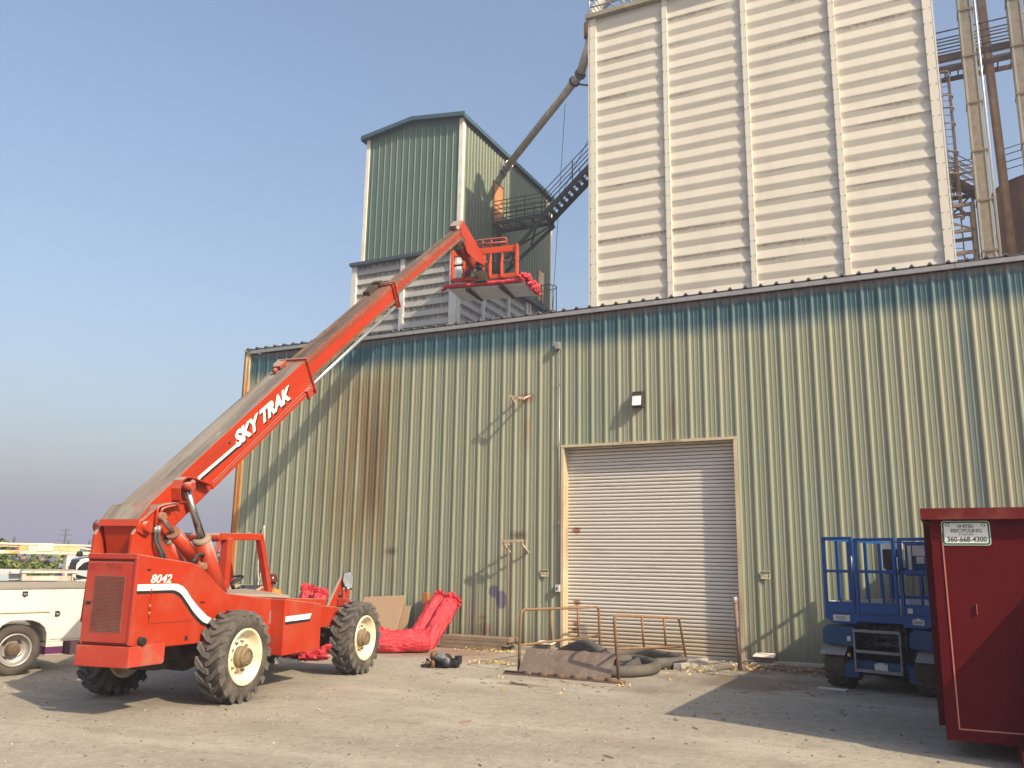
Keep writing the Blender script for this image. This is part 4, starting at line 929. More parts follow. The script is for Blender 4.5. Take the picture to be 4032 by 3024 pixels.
# collars and sliding sections
def sect(name, a0, z0, sl, L, h, bl, br, mt, parent):
    d = Vector((1, 0, sl)).normalized(); n_ = Vector((-d.z, 0, d.x)); o = Vector((a0, 0, z0)); B = MB()
    P = [o, o+d*L, o+d*L-n_*h, o-n_*h]
    B.prism([(p.x, -bl, p.z) for p in P], (0, bl-br, 0)); s = B.build(name, mt, parent, bevel=.012)
    B = MB()
    B.beam(tuple(o-n_*.045+Vector((0, -br-.006, 0))), tuple(o+d*L-n_*.045+Vector((0, -br-.006, 0))), .018, .03, up=tuple(n_)); B.beam(tuple(o-n_*(h-.045)+Vector((0, -br-.006, 0))), tuple(o+d*L-n_*(h-.045)+Vector((0, -br-.006, 0))), .018, .06, up=tuple(n_))
    for bb in (bl+.04, br-.04): B.beam(tuple(o+n_*.006+Vector((0, -bb, 0))), tuple(o+d*(L-.05)+n_*.006+Vector((0, -bb, 0))), .05, .012, up=tuple(n_))
    B.build('wear_strip', GREASE, s)
    return o, d, n_, s
def collar(name, o, d, n_, L, h, bl, br, thick, flare, parent, mt, foot=.1):
    """rectangular flange plate around the section end"""
    B = MB(); c = o+d*L
    Y = Vector((0, -1, 0))
    def q(t, v, w_): return c + d*t + n_*v + Y*w_
    for (v0, v1, w0, w1) in ((.0, flare, bl-flare, br+flare), (-h-flare-foot, -h, bl-flare+.03, br+flare), (-h, 0, br, br+flare), (-h, 0, bl-flare, bl)):
        B.hexa([q(-thick/2, v0, w0), q(thick/2, v0, w0), q(thick/2, v0, w1), q(-thick/2, v0, w1), q(-thick/2, v1, w0), q(thick/2, v1, w0), q(thick/2, v1, w1), q(-thick/2, v1, w1)])
    return B.build(name, mt, parent, bevel=.01)
d0 = Vector((1, 0, .768)).normalized(); n0 = Vector((-d0.z, 0, d0.x))
collar('boom_collar', Vector((2.385, 0, 4.95)), d0, n0, .03, .49, -.15, .30, .035, .045, boom, OR, .07)
B = MB(); B.box(m(2.18, -.02, 4.86), (.22, .14, .05), Matrix.Rotation(-.655, 3, 'Y')); B.box(m(2.32, -.17, 4.92), (.2, .05, .05), Matrix.Rotation(-.655, 3, 'Y')); B.ball(m(2.0, .02, 4.72), .05, 1, amp=.5); B.build('collar_block', ORD, boom)
B = MB(); B.tube([m(2.55, .31, 4.42), m(2.60, .31, 4.36)], .03, 10); B.box(m(2.56, .33, 4.45), (.16, .05, .14), Matrix.Rotation(-.655, 3, 'Y')); B.build('roller_block', ORD, boom)
o2, d2, n2, mid_s = sect('boom_middle_section', 2.30, 4.835, .748, 4.16, .37, -.10, .25, ORS, tele)
for q in (-.10, .03): collar('section_collar', o2, d2, n2, 4.13+q, .37, -.10, .25, .03, .05 if q < 0 else .045, mid_s, OR, .06 if q < 0 else .10)
B = MB(); B.box(o2+d2*3.72+Vector((0, .05, 0))+n2*.05, (.5, .14, .08), Matrix.Rotation(-math.atan(.748), 3, 'Y')); B.box(o2+d2*3.98+Vector((0, .02, 0))+n2*.08, (.12, .18, .1), Matrix.Rotation(-math.atan(.748), 3, 'Y')); B.build('chain_cover', OILY, mid_s)
B = MB(); B.tube([o2-n2*.455+d2*.1+Vector((0, -.22, 0)), o2-n2*.455+d2*4.1+Vector((0, -.22, 0))], .036, 12); B.build('extension_rod', paint('bright rod', (.50, .53, .57), .3, .7, .05), mid_s)
B = MB(); B.tube([o2-n2*.40+d2*.1+Vector((0, -.02, 0)), o2-n2*.40+d2*4.1+Vector((0, -.02, 0))], .04, 8); B.build('hose', HOSE, mid_s)
o3, d3, n3, tip_s = sect('boom_tip_section', 5.50, 7.16, .722, 4.85, .25, -.05, .20, ORS, tele)
e3 = o3+d3*4.85
B = MB()
for b0, t_ in ((.20, -.025), (-.05, .025)):
    B.prism(mp([(9.27, 10.02), (9.50, 10.24), (9.62, 10.2), (11.24, 9.78), (11.25, 9.66), (11.18, 9.61), (10.42, 9.50), (9.83, 9.50), (9.72, 9.56), (9.58, 9.80), (9.40, 9.78)], b0), (0, t_, 0))
B.prism(mp([(9.22, 10.01), (9.48, 10.25), (9.62, 10.21), (9.6, 10.17)], -.05), (0, -.25, 0))
head = B.build('boom_head', OR, tele, bevel=.006)
B = MB(); B.tube([m(9.55, .08, 9.70), m(10.55, .08, 9.35)], .085, 18); hc = B.build('tilt_cylinder', OR, head)
B = MB(); B.tube([m(10.5, .08, 9.37), m(10.98, .08, 9.22)], .04, 12); B.build('rod', CHROME, hc)
B = MB(); B.tube([m(9.6, -.07, 9.72), m(9.6, .22, 9.72)], .08, 14); B.box(m(9.6, .06, 9.6), (.12, .2, .2)); B.build('pin', OILY, head)
B = MB(); B.tube([m(11.18, -.12, 9.7), m(11.18, .28, 9.7)], .05, 14); B.build('pin', OILY, head)
# fork carriage
ca = 11.22; B = MB(); b0, b1, z0, z1 = -.79, 1.12, 9.27, 10.16
mbox(B, ca-.02, ca+.10, b0, b1, z0-.02, z0+.09); mbox(B, ca+.02, ca+.10, b0, b1, z1-.17, z1)
for bb in (b0, b1-.06): mbox(B, ca-.03, ca+.12, bb, bb+.06, z0-.02, z1+.01)
for bb in (-.42, .15, .33, .66): B.prism(mp([(ca-.06, z0), (ca-.09, z0+.3), (ca-.02, z0+.55), (ca+.03, z1-.15), (ca+.1, z1-.15), (ca+.1, z0)], bb), (0, -.03, 0))
car = B.build('fork_carriage', paint('orange carriage paint', (.50, .055, .012), .5, 0, .12, 3, dirt=(.2, .08, .04), da=.6, ds=5), tele, bevel=.006)
B = MB(); B.tube([m(ca+.08, b0-.02, 9.75), m(ca+.08, b1+.03, 9.75)], .027, 10); B.build('fork_shaft', OILY, car)
B = MB(); B.tube(fillet([m(ca+.06, -.12, z1-.02), m(ca+.06, -.12, z1+.24), m(ca+.06, .77, z1+.24), m(ca+.06, .77, z1-.02)], .08), .03, 8)
for bb in (.1, .35): B.tube([m(ca+.06, bb, z1), m(ca+.06, bb, z1+.24)], .022, 8)
B.tube([m(ca+.06, -.12, z1+.12), m(ca+.06, .77, z1+.12)], .03, 8); B.build('load_guard', OR, car)
B = MB(); mbox(B, ca-.16, ca, -.02, .30, z0-.12, z0+.12); B.box(m(ca-.05, .1, 9.33), (.14, .24, .3)); B.build('carriage_hinge', OILY, car, bevel=.01)
FK = paint('worn fork steel', (.11, .075, .05), .6, .3, .2, 4, dirt=(.06, .05, .04), da=.6)
for bb in (-.31, .64):
    B = MB(); mbox(B, ca+.06, ca+.14, bb-.065, bb+.065, 9.05, 9.80); B.hexa([m(ca+.06, bb-.06, 8.99), m(12.45, bb-.05, 9.045), m(12.45, bb+.05, 9.045), m(ca+.06, bb+.06, 8.99), m(ca+.06, bb-.06, 9.06), m(12.45, bb-.05, 9.06), m(12.45, bb+.05, 9.06), m(ca+.06, bb+.06, 9.06)]); B.build('fork', FK, car, bevel=.005)
# cab: open frame, seat pan, wheel, dash
B = MB(); cr = -.30; cl = -.98; T = .075
def bar(p, q, w=.085, h=.085): B.beam(m(*p), m(*q), w, h)
bar((1.34, cr, 2.08), (2.42, cr, 2.11), .1, .105); bar((1.55, cr, 2.06), (1.55, cr, 1.2), .12, .13); bar((2.38, cr, 2.12), (2.76, cr, 1.18), .1, .1); bar((1.38, cr, 2.05), (1.15, cr, 1.55), .05, .05)
bar((2.40, cl, 2.12), (2.78, cl, 1.18)); bar((1.36, cl, 2.08), (1.36, cl, 1.0), .12, .16); bar((2.38, cr, 2.115), (2.38, cl, 2.115)); bar((1.34, cl, 2.085), (2.42, cl, 2.115)); bar((2.74, cr, 1.22), (2.74, cl, 1.22)); bar((1.52, cr, 1.25), (2.76, cr, 1.21), .06, .06)
bar((2.0, cl, 1.95), (2.35, cl, 1.1), .07, .05)
B.tube([m(1.36, cr+.03, 2.07), m(1.36, cl, 2.07)], .065, 12)
for a, b_ in ((1.36, -.62), (2.1, cr)): B.ball(m(a, b_, 2.14), .045, 1, (1, .5, 1))
B.prism(mp([(2.42, 1.25), (2.62, 1.25), (2.52, 1.33)], cr+.03), (0, .03, 0))
cab = B.build('cab_frame', OR, tele, bevel=.012)
B = MB(); mbox(B, 1.2, 2.75, cl, cr, .78, .9); mbox(B, 1.2, 2.75, cl, cl+.05, .9, 1.15); mbox(B, 1.25, 1.5, cl+.1, cr-.1, .9, 1.35); B.build('cab_floor', OR, tele, bevel=.01)
B = MB(); mbox(B, 1.35, 1.75, -.82, -.42, 1.0, 1.12); mbox(B, 1.28, 1.38, -.82, -.42, 1.1, 1.55); B.build('seat', BLACK, tele, bevel=.03)
B = MB(); B.hexa([m(2.3, cl+.05, 1.2), m(2.72, cl+.05, 1.2), m(2.72, cr-.04, 1.2), m(2.3, cr-.04, 1.2), m(2.34, cl+.05, 1.25), m(2.70, cl+.05, 1.36), m(2.70, cr-.04, 1.36), m(2.34, cr-.04, 1.25)]); dash = B.build('dashboard', paint('cream dash', (.42, .35, .24), .6), tele, bevel=.01)
B = MB(); B.hexa([m(2.42, -.75, 1.275), m(2.66, -.75, 1.335), m(2.66, -.36, 1.335), m(2.42, -.36, 1.275), m(2.42, -.75, 1.285), m(2.66, -.75, 1.352), m(2.66, -.36, 1.352), m(2.42, -.36, 1.285)]); B.build('gauge_panel', paint('gauge panel', (.05, .05, .055), .4, 0, .6, 12), dash)
B = MB(); sc_ = Vector(m(2.13, -.58, 1.44)); ax = Vector((-.35, .1, 1)).normalized(); rr = B.ring(sc_, ax, .175, 28); B.tube(rr+[rr[0]], .017, 8, cap=False)
for k in (0, 9, 18): B.tube([sc_-ax*.03, rr[k]], .012, 6)
B.tube([sc_-ax*.04, sc_-ax*.02-Vector((-.1, 0, .2))], .03, 10); B.build('steering_wheel', BLACK, tele)
B = MB()
for a, b_, z in ((2.28, -.45, 1.34), (2.22, -.5, 1.3)): B.tube([m(a, b_, 1.2), m(a, b_, z)], .01, 6); B.ball(m(a, b_, z), .026, 1)
B.build('control_lever', BLACK, tele)
# ------------------------------------------------------------------ load on the forks
TM = Matrix.Translation((6.8832, -8.6577, 0)) @ Matrix.Rotation(MRA, 4, 'Z')
def tw_(a, b_, z): return TM @ Vector((a, -b_, z))
def wrap_mat(nm, axis):
    t = NT(nm); v = t.pos(); ax = Vector(axis).normalized()
    d = t.n('ShaderNodeVectorMath'); d.operation = 'DOT_PRODUCT'; t.L(v, d.inputs[0]); d.inputs[1].default_value = ax
    m_ = t.n('ShaderNodeVectorMath'); m_.operation = 'SCALE'; m_.inputs[0].default_value = ax*.86; t.L(d.outputs['Value'], m_.inputs['Scale'])
    q = t.n('ShaderNodeVectorMath'); q.operation = 'SUBTRACT'; t.L(v, q.inputs[0]); t.L(m_.outputs[0], q.inputs[1]); u = q.outputs[0]
    rd = t.math('ABSOLUTE', t.math('SUBTRACT', t.noise(9, 3, .6, vec=u), .5)); rf = t.math('ABSOLUTE', t.math('SUBTRACT', t.noise(24, 3, .6, vec=u), .5)); cr = t.math('ABSOLUTE', t.math('SUBTRACT', t.noise(16, 4, .65, vec=v), .5))
    h = t.math('ADD', t.math('MULTIPLY', rd, 1.3), t.math('ADD', t.math('MULTIPLY', rf, .7), t.math('MULTIPLY', cr, .5)))
    c = t.mix(t.noise(6, 4, vec=v), (.50, .013, .028), (.60, .035, .05))
    c = t.mix(t.math('MULTIPLY', t.ramp(rf, (.0, 1), (.05, 0)), .5), c, (.26, .006, .014)); c = t.mix(t.math('MULTIPLY', t.ramp(t.noise(3, 5, .6, vec=u), (.55, 0), (.7, 1)), .35), c, (.70, .16, .16))
    t.bump(h, 1.0, .06); return t.fin(c, .24, 0, .5)
WRAP = wrap_mat('red plastic wrap', (0, 0, 1))
load = thing('sheet_load', 'stack of white ribbed roofing sheets wrapped in red plastic on the raised forks', 'load', tw_(11.8, .25, 9.07))
SHEET = paint('white roofing sheet', (.82, .83, .82), .45, 0, .05, 1.5, dirt=(.6, .6, .58), da=.3)
def Lw(B): B.v = [tuple(tw_(*q)) for q in B.v]; return B
B = MB(); a0, a1, b0, b1 = 11.24, 12.40, -.86, 1.30
rows = [[], []]
n = 9
for i in range(n):
    a = a0+(a1-a0)*i/n
    for da, dz in ((0, 0), (.075, .0), (.085, .035), (.115, .035), (.125, 0)):
        for k, bb in enumerate((b0, b1)): rows[k].append((a+da*1.0, bb, 9.065+dz))
B.sheet(rows); B.bx(a0, a1+.02, b0, b1, 9.105, 9.17)
Lw(B).build('sheets', SHEET, load, True)
def crumple_bar(B, pts, r, seed, amp=.5, n=12):
    """gathered, creased plastic along a path"""
    P = [Vector(p) for p in pts]; rs = []
    base = len(B.v); B.tube(P, r if isinstance(r, list) else [r]*len(P), n, smooth=False)
    for i in range(base, len(B.v)):
        q = Vector(B.v[i]); d = noise.noise_vector(q*5.5+Vector((seed, seed*2, 0)))*.6+noise.noise_vector(q*13+Vector((seed, 0, 3)))*.4
        rr = (r if not isinstance(r, list) else max(r)); B.v[i] = tuple(q+d*rr*amp)
B = MB()
crumple_bar(B, [tw_(11.21, -.98+i*.09, 9.13) for i in range(26)], .062, 1, .4)
crumple_bar(B, [tw_(11.30, -.95-.03*i, 9.12-.01*i) for i in range(6)], [.07, .06, .045, .04, .05, .03], 2, .5)
B.build('wrap', WRAP, load, True)
B = MB()
for i in range(11):
    q = tw_(11.22+i*.115, 1.27+.07*math.sin(i*1.7), 9.22-.0*i+.03*math.sin(i*2.3)); B.ball(q, .125+.03*math.sin(i*3.1), 3, (1, 1, .85), .75, 2.2, i, False)
for i in range(7):
    q = tw_(11.4+i*.14, 1.40, 9.10+.04*math.sin(i*2)); B.ball(q, .085, 2, (1, 1, .8), .8, 2.0, 30+i, False)
B.build('gathered_wrap', WRAP, load, True)

# ------------------------------------------------------------------ red insulation rolls on the ground
def roll(name, lab, p0, p1, r, seed, puff0=True, puff1=True, group=None, sag=0.0):
    p0 = Vector(p0); p1 = Vector(p1); d = (p1-p0).normalized(); L_ = (p1-p0).length
    o = thing(name, lab, 'insulation roll', p0-Vector((0, 0, r)) if abs(d.z) < .5 else p0, 0, group)
    B = MB(); N = 44; n = 40; pts = []; rs = []
    for i in range(N+1):
        f = i/N; e = min(f, 1-f)*L_/r
        rs.append(r*(min(1, .82+.3*e) if e < .6 else 1)); pts.append(p0+d*L_*f)
    base = len(B.v); B.tube(pts, rs, n)
    for i in range(base, len(B.v)):
        q = Vector(B.v[i]); ang = noise.noise(Vector((q.x*9+seed, q.y*9, q.z*2.2)))*.7+noise.noise(Vector((q.x*22+seed, q.y*22, q.z*6)))*.35+noise.noise(Vector((q.x*2+seed*3, q.y*2, q.z*1.5)))*.8
        c_ = p0+d*max(0, min(L_, (q-p0).dot(d))); B.v[i] = tuple(q+(q-c_)*ang*.2)
        if sag and B.v[i][2] < .012: B.v[i] = (B.v[i][0], B.v[i][1], .012)
    B.build('wrapped_body', wrap_mat('red plastic wrap along the roll', d), o, True)
    for end, on, sg in ((p1, puff1, 1), (p0, puff0, -1)):
        if not on: continue
        B = MB()
        for k in range(7):
            a = k*2*math.pi/7; u = d.orthogonal().normalized(); w_ = d.cross(u)
            q = end+d*sg*(.015+.02*math.sin(k*2.1))+(u*math.cos(a)+w_*math.sin(a))*r*.5; B.ball(q, r*.42, 3, (1, 1, 1.1), 1.1, 2.6, seed+k, False)
        B.build('gathered_end', WRAP, o, True)
    return o
G_ = 'red wrapped insulation rolls'
roll('insulation_roll', 'red plastic wrapped roll leaning on the wall, the one touching the rusty timber upright', (5.74, -1.02, .0), (5.98, -.24, 1.0), .185, 3, False, True, G_)
roll('insulation_roll', 'red plastic wrapped roll leaning on the wall, the one beside the lumber stack', (6.12, -1.12, .0), (6.32, -.30, .96), .185, 9, False, True, G_)
roll('insulation_roll', 'red plastic wrapped roll lying flat on the gravel at the foot of the leaning rolls', (6.60, -1.70, .22), (4.9, -3.2, .22), .22, 15, False, True, G_, .01)
roll('insulation_roll', 'red wrapped roll standing upright behind the orange tank box, shorter of the pair', (2.55, -.85, .0), (2.58, -.6, 1.10), .18, 21, False, True, G_)
roll('insulation_roll', 'red wrapped roll standing upright behind the orange tank box, the one beside the mirror bracket', (3.02, -.95, .0), (3.05, -.72, 1.03), .18, 27, False, True, G_)
o = thing('crumpled_wrap', 'heap of crumpled red plastic wrap on the ground under the front of the lift truck', 'plastic wrap', (4.5, -3.2, 0))
B = MB()
for i in range(15): B.ball((4.0+i*.115+.1*math.sin(i*2), -3.1-.07*i+.12*math.sin(i*3.3), .08), .15+.03*math.sin(i), 3, (1.2, 1.1, .62), .8, 2.1, 40+i, False)
B.build('heap', WRAP, o, True)
o = thing('crumpled_wrap', 'torn flap of red plastic wrap by the leaning cardboard behind the front tyre', 'plastic wrap', (5.1, -1.0, 0))
B = MB()
for i in range(5): B.ball((5.0+i*.07, -1.1+.05*i, .26+.03*math.sin(i*2)-.02*i), .14-.012*i, 3, (1, 1, .8), .9, 2.1, 60+i, False)
B.ball((5.05, -1.1, .1), .17, 2, (1, 1, .9), .6, 2, 77, False); B.build('flap', WRAP, o, True)
# boards, cardboard, post, lumber
CARD = paint('brown fibreboard', (.36, .25, .16), .85, 0, .08, 2, dirt=(.28, .19, .12), da=.4)
B = MB(); B.hexa([(3.7, -.62, .02), (5.0, -.62, .02), (5.0, -.59, .02), (3.7, -.59, .02), (3.85, -.12, .96), (4.96, -.12, 1.03), (4.96, -.09, 1.03), (3.85, -.09, .96)]); tag(B.build('fibreboard_sheet', CARD), 'wide brown fibreboard sheet leaning against the green wall behind the front tyre', 'board')
B = MB(); B.hexa([(4.75, -.42, .02), (5.17, -.42, .02), (5.17, -.4, .02), (4.75, -.4, .02), (4.72, -.12, .81), (5.12, -.12, .80), (5.12, -.1, .80), (4.72, -.1, .81)]); tag(B.build('fibreboard_sheet', CARD), 'smaller brown board leaning on the wall, nearer the rusty timber upright', 'board')
o = thing('timber_upright', 'rust brown square timber standing against the wall behind the leaning red rolls', 'post', (5.55, -.15, 0))
B = MB(); B.bx(5.49, 5.61, -.22, -.09, 0, 1.10); B.build('timber', paint('rust brown timber', (.33, .125, .04), .8, 0, .2, 3, dirt=(.5, .27, .1), da=.4), o, True, bevel=.006)
LUM = []
k = 0
for lv, (z0, z1) in enumerate(((0.005, .085), (.09, .17), (.175, .255))):
    for j in range(3 if lv else 2):
        x1 = (7.62, 7.74, 7.82)[lv] + (.04, .0, .07)[j]; y0 = -.62+j*.16
        lab = ['weathered timber beam at the bottom of the lumber stack, ', 'weathered timber beam in the middle layer of the lumber stack, ', 'weathered timber beam on top of the lumber stack, '][lv] + ['row facing the yard', 'middle row', 'row against the wall'][j]
        if lv == 0: lab = 'weathered timber beam at the bottom of the lumber stack, ' + ['row facing the yard', 'row hidden behind it'][j]
        o = MB().bx(6.2+.03*j, x1, y0, y0+.145, z0, z1).build('timber_beam', WOOD, bevel=.005)
        tag(o, lab, 'timber', 'stacked timber beams'); 
# tool belt
o = thing('tool_belt', 'black and brown leather tool belt lying in a heap on the gravel', 'tool belt', (8.1, -3.75, 0))
BAG = paint('black nylon pouch', (.022, .022, .024), .7, 0, .5, 8, bump=.4, bs=40); LEA = paint('brown leather', (.17, .075, .03), .6, 0, .2, 6); GRY = paint('grey nylon panel', (.17, .18, .19), .6, 0, .2, 6)
B = MB(); B.ball((8.17, -3.78, .11), .16, 3, (1, .8, .75), .5, 1.8, 1); B.ball((8.33, -3.66, .08), .11, 3, (1, .8, .75), .5, 1.8, 2); B.ball((8.08, -3.62, .10), .13, 3, (1, .9, .7), .5, 1.8, 5); B.bx(8.36, 8.44, -3.72, -3.6, .08, .2); B.build('pouch', BAG, o, True)
B = MB(); B.ball((8.16, -3.84, .18), .11, 3, (1, .7, .55), .4, 1.6, 3); B.ball((8.25, -3.82, .13), .08, 3, (1, .6, .8), .4, 1.6, 8); B.build('panel', GRY, o, True)
B = MB(); B.ball((7.93, -3.72, .17), .085, 3, (.7, .5, 1), .3, 1.5, 4); B.ball((7.95, -3.92, .05), .07, 3, (.8, .5, .8), .4, 2, 6); B.ball((8.07, -3.95, .07), .055, 3, (.6, .5, 1.2), .4, 2, 7); B.build('holster', LEA, o, True)
B = MB()
def strap(pts, w_): 
    P = catmull(pts, 6)
    B.sheet([[p+Vector((0, 0, w_/2)) for p in P], [p-Vector((0, 0, w_/2)) for p in P]])
strap([(7.72, -3.6, .08), (7.80, -3.68, .10), (7.9, -3.75, .06), (7.98, -3.85, .05), (8.1, -3.9, .09)], .06); strap([(7.92, -3.6, .24), (7.96, -3.7, .18), (8.02, -3.75, .1)], .05)
strap([(7.85, -3.98, .03), (7.98, -3.97, .05), (8.1, -3.93, .06)], .05); B.build('strap', BAG, o, True)
# loading pit guard: rails and hinged plate
RAIL = paint('rusty orange guard rail', (.27, .15, .075), .75, .1, .25, 5, dirt=(.13, .11, .085), da=.85, ds=3.5)
o = thing('guard_rail', 'bent rusty pipe guard rail at the pit, the one beside the lumber stack', 'guard rail', (9.5, -2, 0))
B = MB(); B.tube(fillet([(9.56, -3.69, 0), (9.55, -3.60, 1.0), (9.55, .05, .92), (9.55, .12, -.02)], .13), .024, 10); B.build('bent_frame', RAIL, o, True)
B = MB(); B.tube([(9.55, -3.64, .43), (9.55, .08, .36)], .021, 10); B.build('lower_rail', RAIL, o, True)
for y, z0, z1 in ((-2.33, .42, .97), (-1.05, .41, .94)): B = MB(); B.tube([(9.55, y, z0), (9.55, y-.03, z1)], .02, 8); B.build('baluster', RAIL, o, True)
o = thing('guard_rail', 'bent rusty pipe guard rail at the pit standing over the grey hoses', 'guard rail', (11.4, -2, 0))
B = MB(); B.tube(fillet([(11.36, -3.88, 0), (11.38, -4.12, 1.0), (11.42, -.64, .80), (11.46, -.35, -.02)], .13), .024, 10); B.build('bent_frame', RAIL, o, True)
B = MB(); B.tube([(11.37, -4.0, .50), (11.44, -.48, .28)], .021, 10); B.build('lower_rail', RAIL, o, True)
for y, z0, z1 in ((-2.85, .44, .94), (-1.6, .36, .86)): B = MB(); B.tube([(11.41, y+.08, z0), (11.41, y, z1)], .02, 8); B.build('baluster', RAIL, o, True)
o = thing('hinged_plate', 'brown rusty steel plate standing tilted on a hinge bar in front of the pit', 'steel plate', (10.5, -3.9, 0))
t = NT('brown mill plate'); v = t.obj()
c = t.mix(t.noise(2, 5), (.165, .125, .095), (.235, .185, .145)); c = t.mix(t.math('MULTIPLY', t.ramp(t.noise(7, 6, .7), (.5, 0), (.72, 1)), .6), c, (.33, .27, .22)); c = t.mix(t.math('MULTIPLY', t.ramp(t.noise(4, 5, .7), (.3, 1), (.45, 0)), .6), c, (.13, .075, .05))
PLATE = t.fin(c, .6, .25, .4)
B = MB(); B.hexa([(9.63, -3.86, .03), (11.24, -3.95, .03), (11.24, -3.94, .03), (9.63, -3.85, .03), (9.70, -3.67, .40), (11.27, -3.75, .40), (11.27, -3.74, .40), (9.70, -3.66, .40)]); pl = B.build('plate', PLATE, o, True)
B = MB()
for i in range(4): x = 9.95+i*.22; B.box((x, -3.715-.0052*i, .335), (.05, .02, .008))
B.build('slot', paint('pale slot edge', (.45, .4, .33), .6), pl, True)
B = MB(); B.tube([(9.42, -3.9, .028), (11.52, -4.04, .028)], .026, 10)
for i in range(6): x = 9.75+i*.29; y = -3.9-(x-9.42)*.067; B.tube([(x, y, .03), (x+.16, y-.011, .03)], .036, 10)
B.beam((9.42, -3.92, .012), (11.5, -4.07, .012), .10, .02); B.build('hinge_bar', paint('rusty hinge', (.15, .10, .07), .8, .1, .3, 6), o, True)
HS = paint('dusty grey duct hose', (.095, .088, .078), .8, 0, .25, 5, dirt=(.17, .15, .12), da=.5, ds=4)
def hose(lab, pts, r=.085, open_end=False):
    P = catmull(pts, 90); Q = [P[0]]; acc = 0; step = .022
    for a, c_ in zip(P, P[1:]):
        acc += (c_-a).length
        if acc >= step: Q.append(c_); acc = 0
    rs = [r*(1.0 if i % 2 else .84) for i in range(len(Q))]
    B = MB(); B.tube(Q, rs, 20, cap=not open_end); o = tag(B.build('duct_hose', HS), lab, 'hose', 'corrugated duct hoses by the roller door')
    if open_end:
        B = MB(); e = Q[-1]; d = (Q[-1]-Q[-3]).normalized(); B.lathe([(r*1.12, -.06), (r*1.12, .02), (r*.95, .02), (r*.9, -.1)], e, d, 20); B.build('cuff', GALV, o, True)
        B = MB(); B.add(B.ring(e-d*.03, d, r*.92, 20), [tuple(range(20))]); B.build('opening', DARK, o, True)
hose('grey corrugated hose arched up behind the steel plate with an open end', [(9.35, -1.7, .09), (9.75, -1.95, .25), (10.1, -2.15, .36), (10.4, -2.4, .33), (10.72, -2.6, .2), (10.83, -2.75, .15)], .10, True)
hose('grey corrugated hose in a loop bulging out past the guard rail towards the yard', [(11.0, -3.45, .09), (11.35, -3.22, .09), (11.52, -2.75, .09), (11.42, -2.2, .09), (11.1, -1.75, .095), (10.78, -1.5, .09), (10.6, -1.9, .09), (10.8, -2.5, .09), (11.05, -2.6, .09), (11.25, -2.5, .17)], .098)
hose('grey corrugated hose bending round behind the loop near the door foot', [(11.36, -2.0, .1), (11.62, -1.6, .1), (11.62, -1.25, .1), (11.35, -.9, .1), (11.0, -.55, .1), (10.7, -.3, .1), (10.3, -.35, .1), (10.0, -.8, .1)], .098)
hose('short grey hose section lying against the door foot behind the arch', [(10.0, -.1, .1), (10.25, .05, .12), (10.6, -.25, .1)], .09)
for x0, y0, x1, y1, lab in ((11.66, -1.95, 11.80, -.95, 'grey concrete kerb piece on the ground in front of the roller door'),):
    o = tag(MB().hexa([(11.64, -1.86, 0), (11.76, -1.86, 0), (11.92, -.55, 0), (11.80, -.55, 0), (11.64, -1.86, .11), (11.76, -1.86, .11), (11.92, -.55, .11), (11.80, -.55, .11)]).build('kerb_piece', CONC, bevel=.008), lab, 'kerb')
o = tag(MB().ball((11.35, -.75, .03), .10, 2, (1.4, .8, .5), .4, 2, 3).build('brick_chunk', WOOD), 'small dark wood chunk beside the kerb piece', 'debris')
o = tag(MB().ball((5.35, -1.25, .07), .07, 2, (1, .8, .9), .7, 2, 5, False).build('crumpled_paper', paint('white paper scrap', (.6, .6, .6), .7)), 'crumpled white scrap beside the lying red roll', 'litter')

# ------------------------------------------------------------------ dark red roll-off container
RED = paint('dark red container paint', (.085, .0055, .0075), .55, 0, .12, 1.4, dirt=(.12, .016, .014), da=.4, ds=1.2, spec=.06)
REDD = paint('scuffed red container edge', (.125, .014, .013), .65, 0, .15, 3, dirt=(.2, .09, .065), da=.6, ds=3, spec=.1)
co = thing('waste_container', 'tall dark red roll-off waste container with a company sign at its top corner', 'container', (17.1, -4.5, 0))
CX, CY = 15.90, -7.40
B = MB(); B.bx(CX, CX+2.4, CY, CY+7.15, .16, 2.24); B.build('body', RED, co, True, bevel=.006)
B = MB(); B.bx(CX-.075, CX+2.475, CY-.09, CY+7.2, 2.235, 2.345); B.prism([(CX-.07, CY-.085, 2.236), (CX+.04, CY-.002, 2.18), (CX+.04, CY+7.1, 2.18), (CX-.07, CY+7.19, 2.236)], (0, 0, .001)); B.build('top_rail', REDD, co, True, bevel=.008)
B = MB(); B.beam((CX+.105, CY-.002, 2.1), (CX+.115, CY-.002, .27), .012, .012); B.beam((CX+.11, CY-.002, .27), (CX+1.2, CY-.002, .275), .012, .012); B.bx(CX+.35, CX+.355, CY-.02, CY, 1.33, 1.43); B.build('weld_seam', paint('bare pink weld', (.45, .16, .13), .5, 0, .1), co, True)
B = MB()
for x in (16.50, 17.4): B.hexa([(x, CY-.26, 0), (x+.1, CY-.26, 0), (x+.1, CY, 0), (x, CY, 0), (x+.27, CY-.22, 1.3), (x+.36, CY-.22, 1.3), (x+.36, CY, 1.45), (x+.27, CY, 1.45)]); B.bx(x, x+.1, CY-.3, CY+7.1, 0, .165)
B.bx(16.85, 17.5, CY-.12, CY-.02, 1.28, 1.32); B.prism([(17.0, CY, .3), (17.0, CY-.55, .35), (17.0, CY-.5, 1.4), (17.0, CY, 1.9)], (.5, 0, 0))
B.build('skid_rail', REDD, co, True, bevel=.005)
B = MB()
for i in range(9): B.bx(CX-.07, CX-.001, CY+.6+i*.75, CY+.72+i*.75, .2, 2.23)
B.build('side_rib', RED, co, True)
B = MB()
for y in (CY+.9, CY+5.3): B.tube([(CX+.3, y, .11), (CX+2.1, y, .11)], .1, 12)
B.build('roller', GALV, co, True)
